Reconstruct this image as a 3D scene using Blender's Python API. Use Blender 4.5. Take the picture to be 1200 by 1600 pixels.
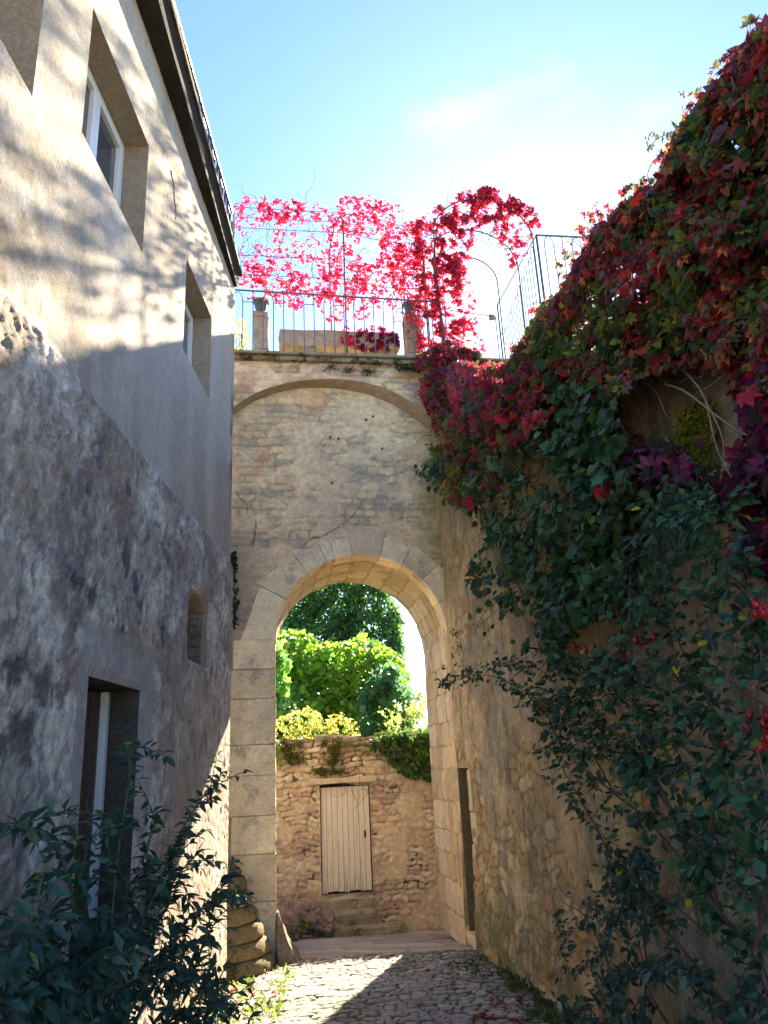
import bpy, bmesh, math, random
import numpy as np
from mathutils import Vector
rng = np.random.default_rng(7); random.seed(7)
C = bpy.context.scene.collection
for o in list(bpy.data.objects): bpy.data.objects.remove(o)
sc = bpy.context.scene
R_ = math.radians

# ------------------------------------------------------------------ camera
PITCH, ROLL, FOC = R_(18), R_(2.8), 1202.0
CR0 = np.array([1, 0, 0.]); CU0 = np.array([0, -math.sin(PITCH), math.cos(PITCH)]); CF = np.array([0, math.cos(PITCH), math.sin(PITCH)])
CR = math.cos(ROLL)*CR0 - math.sin(ROLL)*CU0; CU = math.sin(ROLL)*CR0 + math.cos(ROLL)*CU0
CAM = np.array([0, 0, 2.1])
cd = bpy.data.cameras.new("camera"); cam = bpy.data.objects.new("camera", cd); C.objects.link(cam)
from mathutils import Matrix
cam.matrix_world = Matrix(((CR[0], CU[0], -CF[0], CAM[0]), (CR[1], CU[1], -CF[1], CAM[1]), (CR[2], CU[2], -CF[2], CAM[2]), (0, 0, 0, 1)))
cd.sensor_fit = 'VERTICAL'; cd.sensor_height = 36; cd.lens = 36*FOC/1600; cd.clip_end = 2000; cd.clip_start = 0.05
sc.camera = cam
sc.render.resolution_x = 768; sc.render.resolution_y = 1024

# ------------------------------------------------------------------ world, sun, exposure
SUN_AZ, SUN_EL = R_(13.6), R_(30.8)
W = bpy.data.worlds.new("World"); sc.world = W; W.use_nodes = True
wn = W.node_tree.nodes; wl = W.node_tree.links
bg = wn['Background']
sky = wn.new('ShaderNodeTexSky'); sky.sky_type = 'NISHITA'; sky.sun_disc = False
sky.sun_elevation = SUN_EL; sky.sun_rotation = SUN_AZ; sky.air_density = 1.0; sky.dust_density = 0.32; sky.ozone_density = 7.0; sky.altitude = 200
tc = wn.new('ShaderNodeTexCoord'); mp = wn.new('ShaderNodeMapping'); mp.inputs['Scale'].default_value = (1.2, 1.2, 3.5); mp.inputs['Rotation'].default_value = (0.2, 0.5, 0.3)
nz = wn.new('ShaderNodeTexNoise'); nz.inputs['Scale'].default_value = 1.6; nz.inputs['Detail'].default_value = 7; nz.inputs['Distortion'].default_value = 0.9
cr = wn.new('ShaderNodeValToRGB'); cr.color_ramp.elements[0].position = 0.56; cr.color_ramp.elements[0].color = (0, 0, 0, 1); cr.color_ramp.elements[1].position = 0.85; cr.color_ramp.elements[1].color = (0.2, 0.2, 0.2, 1)
mx = wn.new('ShaderNodeMixRGB'); mx.inputs['Color2'].default_value = (11, 12.5, 13.5, 1)
wl.new(tc.outputs['Generated'], mp.inputs['Vector']); wl.new(mp.outputs[0], nz.inputs['Vector']); wl.new(nz.outputs['Fac'], cr.inputs['Fac'])
wl.new(cr.outputs['Color'], mx.inputs['Fac']); wl.new(sky.outputs[0], mx.inputs['Color1']); wl.new(mx.outputs[0], bg.inputs['Color'])
bg.inputs['Strength'].default_value = 0.05
sl = bpy.data.lights.new("sun", 'SUN'); sl.energy = 4.0; sl.angle = R_(0.6); sl.color = (1.0, 0.83, 0.60)
so = bpy.data.objects.new("sun", sl); C.objects.link(so)
sd = Vector((math.sin(SUN_AZ)*math.cos(SUN_EL), math.cos(SUN_AZ)*math.cos(SUN_EL), math.sin(SUN_EL)))
so.rotation_euler = sd.to_track_quat('Z', 'Y').to_euler(); so.location = (3, 12, 15)
sc.view_settings.view_transform = 'Standard'; sc.view_settings.look = 'None'; sc.view_settings.gamma = 1
sc.view_settings.exposure = 3.05
sc.cycles.max_bounces = 8; sc.cycles.diffuse_bounces = 5; sc.cycles.transmission_bounces = 6

# ------------------------------------------------------------------ geometry of the place (from the photo's perspective)
def ray(x, y): return CR*(x-600) + CU*(800-y) + CF*FOC
def hit(x, y, p0, n):
    d = ray(x, y); t = ((np.asarray(p0)-CAM)@n)/(d@n); return CAM + d*t
AE = -0.16028
dE = np.array([math.sin(AE), math.cos(AE), 0]); tE = np.array([math.cos(AE), -math.sin(AE), 0])
E0 = np.array([0.4307, 10.2712, 0.]); UP = np.array([0, 0, 1.])
def EP(u, w, z): return E0 + tE*u + dE*w + UP*z
AR = R_(-8.785)
dR = np.array([math.sin(AR), math.cos(AR), 0]); nR = np.array([-math.cos(AR), math.sin(AR), 0])   # nR points to the street
R0 = np.array([0.768, 10.326, 0.])
def RP(v, off, z): return R0 + dR*v + nR*off + UP*z
LX = -1.71
def on_end(x, y, w=0.): return hit(x, y, E0+dE*w, dE)
def on_right(x, y, off=0.): return hit(x, y, R0+nR*off, nR)
def on_left(x, y, off=0.): return hit(x, y, np.array([LX+off, 0, 0]), np.array([1., 0, 0]))
def on_y(x, y, Y): return hit(x, y, np.array([0, Y, 0]), np.array([0, 1., 0]))
def zg(y): return -0.05*(y-10.27)

# ------------------------------------------------------------------ noise
def _h(i, j, s):
    i = i.astype(np.int64); j = j.astype(np.int64)
    v = (i*374761393 + j*668265263 + s*2147483647 + 12345) & 0xffffffff
    v = ((v ^ (v >> 13))*1274126177) & 0xffffffff
    v = (v ^ (v >> 16)) & 0xffffffff
    v = (v*2246822519) & 0xffffffff
    v = (v ^ (v >> 15)) & 0xffffff
    return v/float(0xffffff)
def vn(x, y, s=0):
    xi = np.floor(x); yi = np.floor(y); fx = x-xi; fy = y-yi
    fx = fx*fx*(3-2*fx); fy = fy*fy*(3-2*fy)
    a = _h(xi, yi, s); b = _h(xi+1, yi, s); c = _h(xi, yi+1, s); d = _h(xi+1, yi+1, s)
    return (a*(1-fx)+b*fx)*(1-fy) + (c*(1-fx)+d*fx)*fy
def fbm(x, y, s=0, o=4, g=0.5):
    t = 0; a = 1; n = 0
    for k in range(o): t = t + a*vn(x*2**k+k*17.3, y*2**k+k*9.1, s+k*7); n += a; a *= g
    return t/n
def sstep(a, b, x): t = np.clip((x-a)/(b-a), 0, 1); return t*t*(3-2*t)
def masonry(x, y, rh, bw, jit=0.5, warp=0.25, s=0):
    """coursed stones: returns edge distance (in metres), two per-stone randoms"""
    y2 = y + warp*rh*(fbm(x/(bw*1.5), y/(bw*1.5), s+3, 3)-0.5)*2
    x2 = x + warp*bw*0.5*(fbm(x/(rh*1.5)+40, y/(rh*1.5), s+5, 3)-0.5)*2
    ry = y2/rh + 0.6*(vn(np.zeros_like(y2), y2/rh*0.5, s+9)-0.5)
    row = np.floor(ry); fy = ry-row
    sc_ = 0.7 + 0.6*_h(row, row*0, s+1)
    rx = x2/(bw*sc_) + 13.7*_h(row, row*0+5, s+2)
    i = np.floor(rx)
    b0 = i + (_h(i, row, s+4)-0.5)*jit; b1 = i+1 + (_h(i+1, row, s+4)-0.5)*jit
    lo = rx < b0; hi = rx >= b1
    i = np.where(lo, i-1, np.where(hi, i+1, i))
    b0 = i + (_h(i, row, s+4)-0.5)*jit; b1 = i+1 + (_h(i+1, row, s+4)-0.5)*jit
    ex = np.minimum(rx-b0, b1-rx)*bw*sc_; ey = np.minimum(fy, 1-fy)*rh
    # rounded corner distance
    r = 0.25*rh
    e = np.where((ex < r) & (ey < r), r-np.hypot(r-ex, r-ey), np.minimum(ex, ey))
    return e, _h(i, row, s+6), _h(i, row, s+8)
def pal(t, cols):
    cols = np.array(cols); n = len(cols); k = np.clip((t*n).astype(int), 0, n-1); return cols[k]
def mixc(a, b, t):
    return np.asarray(a)*(1-t[..., None]) + np.asarray(b)*t[..., None]

# ------------------------------------------------------------------ mesh helpers
def np_mesh(name, V, F, col=None, smooth=False):
    V = np.asarray(V, dtype=np.float32); F = np.asarray(F, dtype=np.int32); k = F.shape[1]
    me = bpy.data.meshes.new(name)
    me.vertices.add(len(V)); me.vertices.foreach_set('co', V.ravel())
    me.loops.add(F.size); me.loops.foreach_set('vertex_index', F.ravel())
    me.polygons.add(len(F)); me.polygons.foreach_set('loop_start', np.arange(0, F.size, k, dtype=np.int32))
    me.polygons.foreach_set('loop_total', np.full(len(F), k, dtype=np.int32))
    if smooth: me.polygons.foreach_set('use_smooth', np.ones(len(F), dtype=bool))
    me.update(calc_edges=True)
    if col is not None:
        a = me.color_attributes.new('Col', 'FLOAT_COLOR', 'POINT')
        c = np.ones((len(V), 4), dtype=np.float32); c[:, :3] = col; a.data.foreach_set('color', c.ravel())
    return me
def link(name, me, mat, parent=None):
    o = bpy.data.objects.new(name, me); C.objects.link(o)
    if mat and len(me.materials) == 0: me.materials.append(mat)
    if parent is not None:
        o.parent = parent
        o.matrix_parent_inverse = Matrix.Translation(-Vector(parent.location))
    return o
def thing(name, label, cat, loc=(0, 0, 0), group=None):
    o = bpy.data.objects.new(name, None); C.objects.link(o); o.location = Vector([float(q) for q in loc]); o.empty_display_size = 0.2
    o['label'] = label; o['category'] = cat
    if group: o['group'] = group
    return o
def tag(o, label, cat, group=None):
    o['label'] = label; o['category'] = cat
    if group: o['group'] = group
    return o
def struct(o, kind='structure', label=None, cat=None):
    o['kind'] = kind
    if label: o['label'] = label
    if cat: o['category'] = cat
    return o
class MB:
    """collects boxes / hulls / prisms in one mesh"""
    def __init__(s): s.bm = bmesh.new()
    def hexa(s, p):       # p: 8 points, bottom 4 ccw then top 4
        v = [s.bm.verts.new([float(c) for c in q]) for q in p]
        for f in ((3, 2, 1, 0), (4, 5, 6, 7), (0, 1, 5, 4), (1, 2, 6, 5), (2, 3, 7, 6), (3, 0, 4, 7)): s.bm.faces.new([v[i] for i in f])
        return s
    def box(s, o, a, b, c):  # origin corner and three edge vectors
        o = np.asarray(o, float); a = np.asarray(a, float); b = np.asarray(b, float); c = np.asarray(c, float)
        return s.hexa([o, o+a, o+a+b, o+b, o+c, o+a+c, o+a+b+c, o+b+c])
    def prism(s, pts, ext):
        ext = np.asarray(ext, float); a = [s.bm.verts.new(list(map(float, p))) for p in pts]; b = [s.bm.verts.new(list(map(float, np.asarray(p)+ext))) for p in pts]; n = len(pts)
        s.bm.faces.new(a[::-1]); s.bm.faces.new(b)
        for i in range(n): s.bm.faces.new([a[i], a[(i+1) % n], b[(i+1) % n], b[i]])
        return s
    def build(s, name, mat, parent=None, bevel=0.0, seg=2, rough=0.0, sub=0, smooth=False, seed=0):
        bm = s.bm
        bmesh.ops.recalc_face_normals(bm, faces=bm.faces)
        if bevel: bmesh.ops.bevel(bm, geom=list(bm.edges), offset=bevel, segments=seg, affect='EDGES', profile=0.6)
        if sub:
            bmesh.ops.subdivide_edges(bm, edges=[e for e in bm.edges if e.calc_length() > 0.04], cuts=sub, use_grid_fill=True)
        if rough:
            bmesh.ops.triangulate(bm, faces=[f for f in bm.faces if len(f.verts) > 4])
            bm.normal_update()
            for v in bm.verts:
                c = v.co
                n = vn(np.array([c.x*9+c.z*7+seed]), np.array([c.y*9-c.z*8]), seed)[0]-0.5 + 0.5*(vn(np.array([c.x*31+c.z*17]), np.array([c.y*29-c.z*23+seed]), seed+1)[0]-0.5)
                v.co += v.normal*(rough*2*n)
        me = bpy.data.meshes.new(name); bm.to_mesh(me); bm.free()
        if smooth: me.polygons.foreach_set('use_smooth', [True]*len(me.polygons))
        return link(name, me, mat, parent)
def tubes(paths, sides=6):
    """paths: list of (points[n,3], radii[n]) -> verts, quads"""
    V = []; F = []; base = 0
    for P, r in paths:
        P = np.asarray(P, float); r = np.broadcast_to(np.asarray(r, float), (len(P),))
        T = np.gradient(P, axis=0); T /= np.linalg.norm(T, axis=1)[:, None]+1e-9
        a = np.array([0, 0, 1.]) if abs(T[0][2]) < 0.9 else np.array([1., 0, 0])
        n = np.cross(T[0], a); n /= np.linalg.norm(n)
        for i in range(len(P)):
            n = n-T[i]*(n@T[i]); n /= np.linalg.norm(n)+1e-9; b = np.cross(T[i], n)
            for k in range(sides):
                t = 2*math.pi*k/sides; V.append(P[i]+r[i]*(n*math.cos(t)+b*math.sin(t)))
        for i in range(len(P)-1):
            for k in range(sides):
                k2 = (k+1) % sides; F.append((base+i*sides+k, base+i*sides+k2, base+(i+1)*sides+k2, base+(i+1)*sides+k))
        for end in (0, len(P)-1):
            if sides == 6:
                q = base+end*sides; F.append((q, q+1, q+2, q+3)); F.append((q, q+3, q+4, q+5))
            elif sides == 4:
                q = base+end*sides; F.append((q, q+1, q+2, q+3))
        base += len(P)*sides
    return np.array(V), np.array(F)
def tube_obj(name, paths, mat, parent=None, sides=6, smooth=True):
    V, F = tubes(paths, sides); return link(name, np_mesh(name, V, F, smooth=smooth), mat, parent)
def curve_pts(pts, n):
    """Catmull-Rom through pts"""
    P = np.asarray(pts, float); P = np.vstack([2*P[0]-P[1], P, 2*P[-1]-P[-2]]); out = []
    m = len(P)-3
    for t in np.linspace(0, m-1e-6, n):
        i = int(t); f = t-i; a, b, c, d = P[i:i+4]
        out.append(0.5*((2*b)+(-a+c)*f+(2*a-5*b+4*c-d)*f*f+(-a+3*b-3*c+d)*f**3))
    return np.array(out)
def lathe(prof, n=16):
    V = []; F = []
    for (r, z) in prof:
        for k in range(n): a = 2*math.pi*k/n; V.append((r*math.cos(a), r*math.sin(a), z))
    for i in range(len(prof)-1):
        for k in range(n): k2 = (k+1) % n; F.append((i*n+k, i*n+k2, (i+1)*n+k2, (i+1)*n+k))
    return np.array(V, float), np.array(F)
def grid_edges(a, b, res, cuts=()):
    n = max(2, int(round(abs(b-a)/res))+1); xs = list(np.linspace(a, b, n)) + list(cuts); xs = sorted(xs); out = [xs[0]]
    cutset = set(cuts)
    for x in xs[1:]:
        if x-out[-1] < res*0.35:
            if x in cutset: out[-1] = x
        else: out.append(x)
    return np.array(out)
def wall_grid(name, org, d, n, s0, s1, z0, z1, res, hfn, cfn, mat, parent=None, openings=(), holefn=None, ztop=None, zbot=None, reveal_col=(0.4, 0.35, 0.27), smooth=True):
    """relief wall face; openings = (s0,s1,z0,z1,depth)"""
    S = grid_edges(s0, s1, res, [q for o in openings for q in o[:2]]); Z = grid_edges(z0, z1, res, [q for o in openings for q in o[2:4]])
    SS, ZZ = np.meshgrid(S, Z)
    ZR = ZZ
    if ztop is not None: ZR = z0 + (ZZ-z0)*(ztop(SS)-z0)/(z1-z0)
    h = hfn(SS, ZR); fade = np.ones_like(h)
    for (a, b, c, e, dp) in [o[:5] for o in openings]:
        dx = np.maximum(a-SS, SS-b); dz = np.maximum(c-ZZ, ZZ-e); dd = np.maximum(dx, dz); fade *= sstep(0.0, 0.05, dd)
    h = h*fade
    if zbot is not None: ZR = ZR + (zbot(SS)-z0)*(1-(ZZ-z0)/(z1-z0))
    P = org + SS[..., None]*d + ZR[..., None]*UP + h[..., None]*n
    col = cfn(SS, ZR, h)
    ny, nx = SS.shape
    idx = np.arange(ny*nx).reshape(ny, nx)
    A = idx[:-1, :-1]; B = idx[:-1, 1:]; D = idx[1:, 1:]; E_ = idx[1:, :-1]
    cs = (SS[:-1, :-1]+SS[1:, 1:])/2; cz = (ZZ[:-1, :-1]+ZZ[1:, 1:])/2
    keep = np.ones_like(cs, bool)
    for (a, b, c, e, dp) in [o[:5] for o in openings]: keep &= ~((cs > a) & (cs < b) & (cz > c) & (cz < e))
    if holefn is not None: keep &= ~holefn(cs, cz)
    F = np.stack([A, B, D, E_], -1)[keep]
    if np.dot(np.cross(d, UP), n) < 0: F = F[:, ::-1]
    V = P.reshape(-1, 3); col = col.reshape(-1, 3); Vs = [V]; Fs = [F]; Cs = [col]; base = len(V)
    for op_ in openings:
        a, b, c, e, dp = op_[:5]; rc_ = op_[5] if len(op_) > 5 else reveal_col
        if dp <= 0: continue
        q = [(a, c), (b, c), (b, e), (a, e)]
        m = 8
        for i in range(4):
            (p0, q0), (p1, q1) = q[i], q[(i+1) % 4]
            vs = []
            for t in np.linspace(0, 1, m*3):
                for k in range(m):
                    ss = p0+(p1-p0)*t; zz = q0+(q1-q0)*t
                    vs.append(org + d*ss + UP*zz - n*dp*k/(m-1))
            vs = np.array(vs); ii = np.arange(m*3*m).reshape(m*3, m)
            f = np.stack([ii[:-1, :-1], ii[1:, :-1], ii[1:, 1:], ii[:-1, 1:]], -1).reshape(-1, 4)+base
            c_ = np.tile(np.array(rc_), (len(vs), 1))*(0.85+0.3*fbm(vs[:, 0:1]*5+vs[:, 1:2]*7, vs[:, 2:3]*6, 5))
            Vs.append(vs); Fs.append(f); Cs.append(c_); base += len(vs)
    me = np_mesh(name, np.vstack(Vs), np.vstack(Fs), np.vstack(Cs), smooth=smooth)
    return link(name, me, mat, parent)

# ------------------------------------------------------------------ materials
def new_mat(name):
    m = bpy.data.materials.new(name); m.use_nodes = True; m.cycles.use_transparent_shadow = True; return m, m.node_tree.nodes, m.node_tree.links
def stone_mat(name, color=None, rough=0.9, n1=(60, 0.25), n2=(9, 0.2), bump=0.004, bscale=120, objrand=0.0, stain=None, spec=0.2):
    """Col attribute (or colour) times two octaves of noise, with bump"""
    m, n, l = new_mat(name); b = n['Principled BSDF']; b.inputs['Roughness'].default_value = rough; b.inputs['Specular IOR Level'].default_value = spec
    t = n.new('ShaderNodeTexCoord')
    if color is None:
        a = n.new('ShaderNodeVertexColor'); a.layer_name = 'Col'; src = a.outputs['Color']
    else:
        a = n.new('ShaderNodeRGB'); a.outputs[0].default_value = (*color, 1); src = a.outputs[0]
    fac = None
    def rangenoise(scale, amp, det=6):
        z = n.new('ShaderNodeTexNoise'); z.inputs['Scale'].default_value = scale; z.inputs['Detail'].default_value = det; z.inputs['Roughness'].default_value = 0.65
        l.new(t.outputs['Object'], z.inputs['Vector'])
        r = n.new('ShaderNodeMapRange'); r.inputs['From Min'].default_value = 0.3; r.inputs['From Max'].default_value = 0.7; r.inputs['To Min'].default_value = 1-amp; r.inputs['To Max'].default_value = 1+amp
        l.new(z.outputs['Fac'], r.inputs['Value']); return z, r.outputs[0]
    z1, f1 = rangenoise(*n1); z2, f2 = rangenoise(*n2)
    mu = n.new('ShaderNodeMath'); mu.operation = 'MULTIPLY'; l.new(f1, mu.inputs[0]); l.new(f2, mu.inputs[1]); fac = mu.outputs[0]
    if objrand:
        oi = n.new('ShaderNodeObjectInfo'); r = n.new('ShaderNodeMapRange'); r.inputs['To Min'].default_value = 1-objrand; r.inputs['To Max'].default_value = 1+objrand
        l.new(oi.outputs['Random'], r.inputs['Value']); m2 = n.new('ShaderNodeMath'); m2.operation = 'MULTIPLY'; l.new(fac, m2.inputs[0]); l.new(r.outputs[0], m2.inputs[1]); fac = m2.outputs[0]
    if stain is not None:   # (colour, scale, threshold)
        zs = n.new('ShaderNodeTexNoise'); zs.inputs['Scale'].default_value = stain[1]; zs.inputs['Detail'].default_value = 8; zs.inputs['Roughness'].default_value = 0.7; l.new(t.outputs['Object'], zs.inputs['Vector'])
        rs = n.new('ShaderNodeMapRange'); rs.inputs['From Min'].default_value = stain[2]; rs.inputs['From Max'].default_value = stain[2]+0.12; l.new(zs.outputs['Fac'], rs.inputs['Value'])
        mm = n.new('ShaderNodeMixRGB'); mm.inputs['Color2'].default_value = (*stain[0], 1); l.new(rs.outputs[0], mm.inputs['Fac']); l.new(src, mm.inputs['Color1']); src = mm.outputs[0]
    vm = n.new('ShaderNodeVectorMath'); vm.operation = 'SCALE'; l.new(src, vm.inputs[0]); l.new(fac, vm.inputs['Scale']); l.new(vm.outputs[0], b.inputs['Base Color'])
    zb = n.new('ShaderNodeTexNoise'); zb.inputs['Scale'].default_value = bscale; zb.inputs['Detail'].default_value = 5; zb.inputs['Roughness'].default_value = 0.7; l.new(t.outputs['Object'], zb.inputs['Vector'])
    ad = n.new('ShaderNodeMath'); ad.operation = 'ADD'; l.new(zb.outputs['Fac'], ad.inputs[0]); l.new(z1.outputs['Fac'], ad.inputs[1])
    bp = n.new('ShaderNodeBump'); bp.inputs['Distance'].default_value = bump; bp.inputs['Strength'].default_value = 1.0; l.new(ad.outputs[0], bp.inputs['Height']); l.new(bp.outputs[0], b.inputs['Normal'])
    return m
def leaf_mat(name, trans=0.45, rough=0.45, spec=0.4, tgain=1.4):
    m, n, l = new_mat(name); b = n['Principled BSDF']; b.inputs['Roughness'].default_value = rough; b.inputs['Specular IOR Level'].default_value = spec
    a = n.new('ShaderNodeVertexColor'); a.layer_name = 'Col'
    t = n.new('ShaderNodeTexCoord'); z = n.new('ShaderNodeTexNoise'); z.inputs['Scale'].default_value = 45; z.inputs['Detail'].default_value = 3; l.new(t.outputs['Object'], z.inputs['Vector'])
    r = n.new('ShaderNodeMapRange'); r.inputs['From Min'].default_value = 0.3; r.inputs['From Max'].default_value = 0.7; r.inputs['To Min'].default_value = 0.7; r.inputs['To Max'].default_value = 1.3; l.new(z.outputs['Fac'], r.inputs['Value'])
    vm = n.new('ShaderNodeVectorMath'); vm.operation = 'SCALE'; l.new(a.outputs['Color'], vm.inputs[0]); l.new(r.outputs[0], vm.inputs['Scale']); l.new(vm.outputs[0], b.inputs['Base Color'])
    tr = n.new('ShaderNodeBsdfTranslucent'); v2 = n.new('ShaderNodeVectorMath'); v2.operation = 'SCALE'; v2.inputs['Scale'].default_value = tgain; l.new(vm.outputs[0], v2.inputs[0]); l.new(v2.outputs[0], tr.inputs['Color'])
    mixs = n.new('ShaderNodeMixShader'); mixs.inputs['Fac'].default_value = trans; l.new(b.outputs[0], mixs.inputs[1]); l.new(tr.outputs[0], mixs.inputs[2]); l.new(mixs.outputs[0], n['Material Output'].inputs['Surface'])
    return m
def plain(name, col, rough=0.5, metal=0.0, noise=0.15, scale=30, bump=0.0, spec=0.5):
    m, n, l = new_mat(name); b = n['Principled BSDF']; b.inputs['Roughness'].default_value = rough; b.inputs['Metallic'].default_value = metal; b.inputs['Specular IOR Level'].default_value = spec
    t = n.new('ShaderNodeTexCoord'); z = n.new('ShaderNodeTexNoise'); z.inputs['Scale'].default_value = scale; z.inputs['Detail'].default_value = 5; l.new(t.outputs['Object'], z.inputs['Vector'])
    r = n.new('ShaderNodeMapRange'); r.inputs['From Min'].default_value = 0.3; r.inputs['From Max'].default_value = 0.7; r.inputs['To Min'].default_value = 1-noise; r.inputs['To Max'].default_value = 1+noise; l.new(z.outputs['Fac'], r.inputs['Value'])
    c = n.new('ShaderNodeRGB'); c.outputs[0].default_value = (*col, 1); vm = n.new('ShaderNodeVectorMath'); vm.operation = 'SCALE'; l.new(c.outputs[0], vm.inputs[0]); l.new(r.outputs[0], vm.inputs['Scale']); l.new(vm.outputs[0], b.inputs['Base Color'])
    if bump:
        bp = n.new('ShaderNodeBump'); bp.inputs['Distance'].default_value = bump; l.new(z.outputs['Fac'], bp.inputs['Height']); l.new(bp.outputs[0], b.inputs['Normal'])
    return m
M = {}
M['plaster'] = stone_mat('left_render', n1=(48, 0.24), n2=(11, 0.12), bump=0.016, bscale=110)
M['masonry'] = stone_mat('masonry', n1=(60, 0.22), n2=(11, 0.16), bump=0.006, bscale=140)
M['rough_render'] = stone_mat('rough_render', n1=(38, 0.30), n2=(10, 0.2), bump=0.016, bscale=90)
M['paving'] = stone_mat('paving', n1=(50, 0.25), n2=(5, 0.15), bump=0.004, bscale=120, rough=0.75, spec=0.3)
M['ashlar'] = stone_mat('ashlar', color=(0.82, 0.68, 0.46), n1=(35, 0.2), n2=(4, 0.2), bump=0.009, bscale=60, objrand=0.16, stain=((0.46, 0.40, 0.30), 3.5, 0.54))
M['ashlar_warm'] = stone_mat('ashlar_warm', color=(0.58, 0.47, 0.31), n1=(35, 0.16), n2=(4, 0.15), bump=0.004, bscale=90, objrand=0.12, stain=((0.36, 0.29, 0.19), 3, 0.58))
M['old_stone'] = stone_mat('weathered_stone', color=(0.34, 0.29, 0.19), n1=(40, 0.3), n2=(6, 0.3), bump=0.008, bscale=80, objrand=0.1, stain=((0.10, 0.10, 0.05), 5, 0.53))
M['terrace_stone'] = stone_mat('terrace_stone', color=(0.36, 0.30, 0.22), n1=(50, 0.3), n2=(8, 0.3), bump=0.008, bscale=80, stain=((0.45, 0.30, 0.08), 9, 0.6))
M['cornice'] = stone_mat('blackened_concrete', color=(0.028, 0.026, 0.022), n1=(30, 0.35), n2=(4, 0.35), bump=0.008, bscale=70, stain=((0.07, 0.065, 0.05), 5, 0.62))
M['roof_edge'] = stone_mat('mossy_roof_edge', color=(0.09, 0.08, 0.06), n1=(40, 0.3), n2=(5, 0.35), bump=0.006, bscale=80, stain=((0.03, 0.03, 0.02), 4, 0.5))
M['cone'] = stone_mat('mossy_cone_stone', color=(0.24, 0.19, 0.10), n1=(40, 0.3), n2=(6, 0.3), bump=0.010, bscale=60, objrand=0.1, stain=((0.05, 0.055, 0.02), 6, 0.50))
M['cornice_edge'] = stone_mat('grey_render', color=(0.22, 0.20, 0.17), n1=(40, 0.3), n2=(5, 0.35), bump=0.006, bscale=80, stain=((0.07, 0.065, 0.05), 4, 0.5))
M['reveal'] = stone_mat('reveal_render', color=(0.40, 0.33, 0.25), n1=(70, 0.12), n2=(4, 0.25), bump=0.004, bscale=150)
M['iron'] = plain('painted_iron', (0.11, 0.13, 0.14), 0.5, 0.3)
M['iron_dark'] = plain('dark_iron', (0.03, 0.035, 0.06), 0.45, 0.3)
M['rusty_iron'] = plain('rusty_iron', (0.09, 0.055, 0.04), 0.8, 0.2, 0.3)
M['urn'] = plain('glazed_urn', (0.05, 0.09, 0.10), 0.35, 0.0, 0.3)
M['pvc'] = plain('white_frame', (0.75, 0.76, 0.76), 0.35, 0, 0.03)
M['glass'] = plain('window_glass', (0.03, 0.05, 0.07), 0.06, 0.0, 0.05, spec=0.9)
M['door'] = None
M['moss'] = leaf_mat('moss', 0.2, 0.9, 0.1, 1.0)
M['bark'] = stone_mat('bark', color=(0.10, 0.075, 0.05), n1=(40, 0.3), n2=(9, 0.3), bump=0.01, bscale=60)
M['stem'] = plain('woody_stem', (0.10, 0.05, 0.035), 0.7, 0, 0.3)
M['stem_green'] = plain('green_stem', (0.06, 0.09, 0.035), 0.6, 0, 0.3)
M['leaf_red'] = leaf_mat('creeper_leaf', 0.5, 0.45, 0.3, 1.5)
M['leaf_pink'] = leaf_mat('backlit_creeper_leaf', 0.65, 0.5, 0.3, 1.8); M['leaf_trellis'] = leaf_mat('pink_creeper_leaf', 0.62, 0.5, 0.3, 1.5)
M['leaf_dark'] = leaf_mat('glossy_leaf', 0.28, 0.42, 0.32, 1.6)
M['leaf_tree'] = leaf_mat('tree_leaf', 0.5, 0.5, 0.3, 2.0)
M['hip'] = plain('rose_hip', (0.32, 0.008, 0.015), 0.25, 0, 0.2)
M['soil'] = plain('garden_soil', (0.09, 0.075, 0.045), 0.95, 0, 0.3, 3, 0.02)
M['dark'] = plain('dark_interior', (0.02, 0.018, 0.018), 0.9)
M['rock'] = stone_mat('purple_rock', color=(0.30, 0.22, 0.17), n1=(25, 0.35), n2=(5, 0.35), bump=0.015, bscale=50, stain=((0.36, 0.26, 0.18), 4, 0.56))
def door_mat():
    m, n, l = new_mat('cream_painted_boards'); b = n['Principled BSDF']; b.inputs['Roughness'].default_value = 0.75
    t = n.new('ShaderNodeTexCoord'); mp_ = n.new('ShaderNodeMapping'); mp_.inputs['Scale'].default_value = (30, 30, 2.2); l.new(t.outputs['Object'], mp_.inputs[0])
    z = n.new('ShaderNodeTexNoise'); z.inputs['Scale'].default_value = 1.0; z.inputs['Detail'].default_value = 7; z.inputs['Roughness'].default_value = 0.75; l.new(mp_.outputs[0], z.inputs['Vector'])
    sx = n.new('ShaderNodeSeparateXYZ'); l.new(t.outputs['Object'], sx.inputs[0]); mr = n.new('ShaderNodeMapRange'); mr.inputs['From Min'].default_value = 0.12; mr.inputs['From Max'].default_value = 0.5; mr.inputs['To Min'].default_value = 0.12; mr.inputs['To Max'].default_value = 0.0; l.new(sx.outputs['Z'], mr.inputs['Value']); sb = n.new('ShaderNodeMath'); sb.operation = 'SUBTRACT'; l.new(z.outputs['Fac'], sb.inputs[0]); l.new(mr.outputs[0], sb.inputs[1])
    c = n.new('ShaderNodeValToRGB'); e = c.color_ramp.elements; e[0].position = 0.3; e[0].color = (0.42, 0.33, 0.22, 1); e[1].position = 0.45; e[1].color = (0.68, 0.59, 0.44, 1); x = e.new(0.8); x.color = (0.80, 0.71, 0.55, 1)
    l.new(sb.outputs[0], c.inputs[0]); l.new(c.outputs[0], b.inputs['Base Color'])
    bp = n.new('ShaderNodeBump'); bp.inputs['Distance'].default_value = 0.003; l.new(z.outputs['Fac'], bp.inputs['Height']); l.new(bp.outputs[0], b.inputs['Normal'])
    return m
M['door'] = door_mat()

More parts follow.
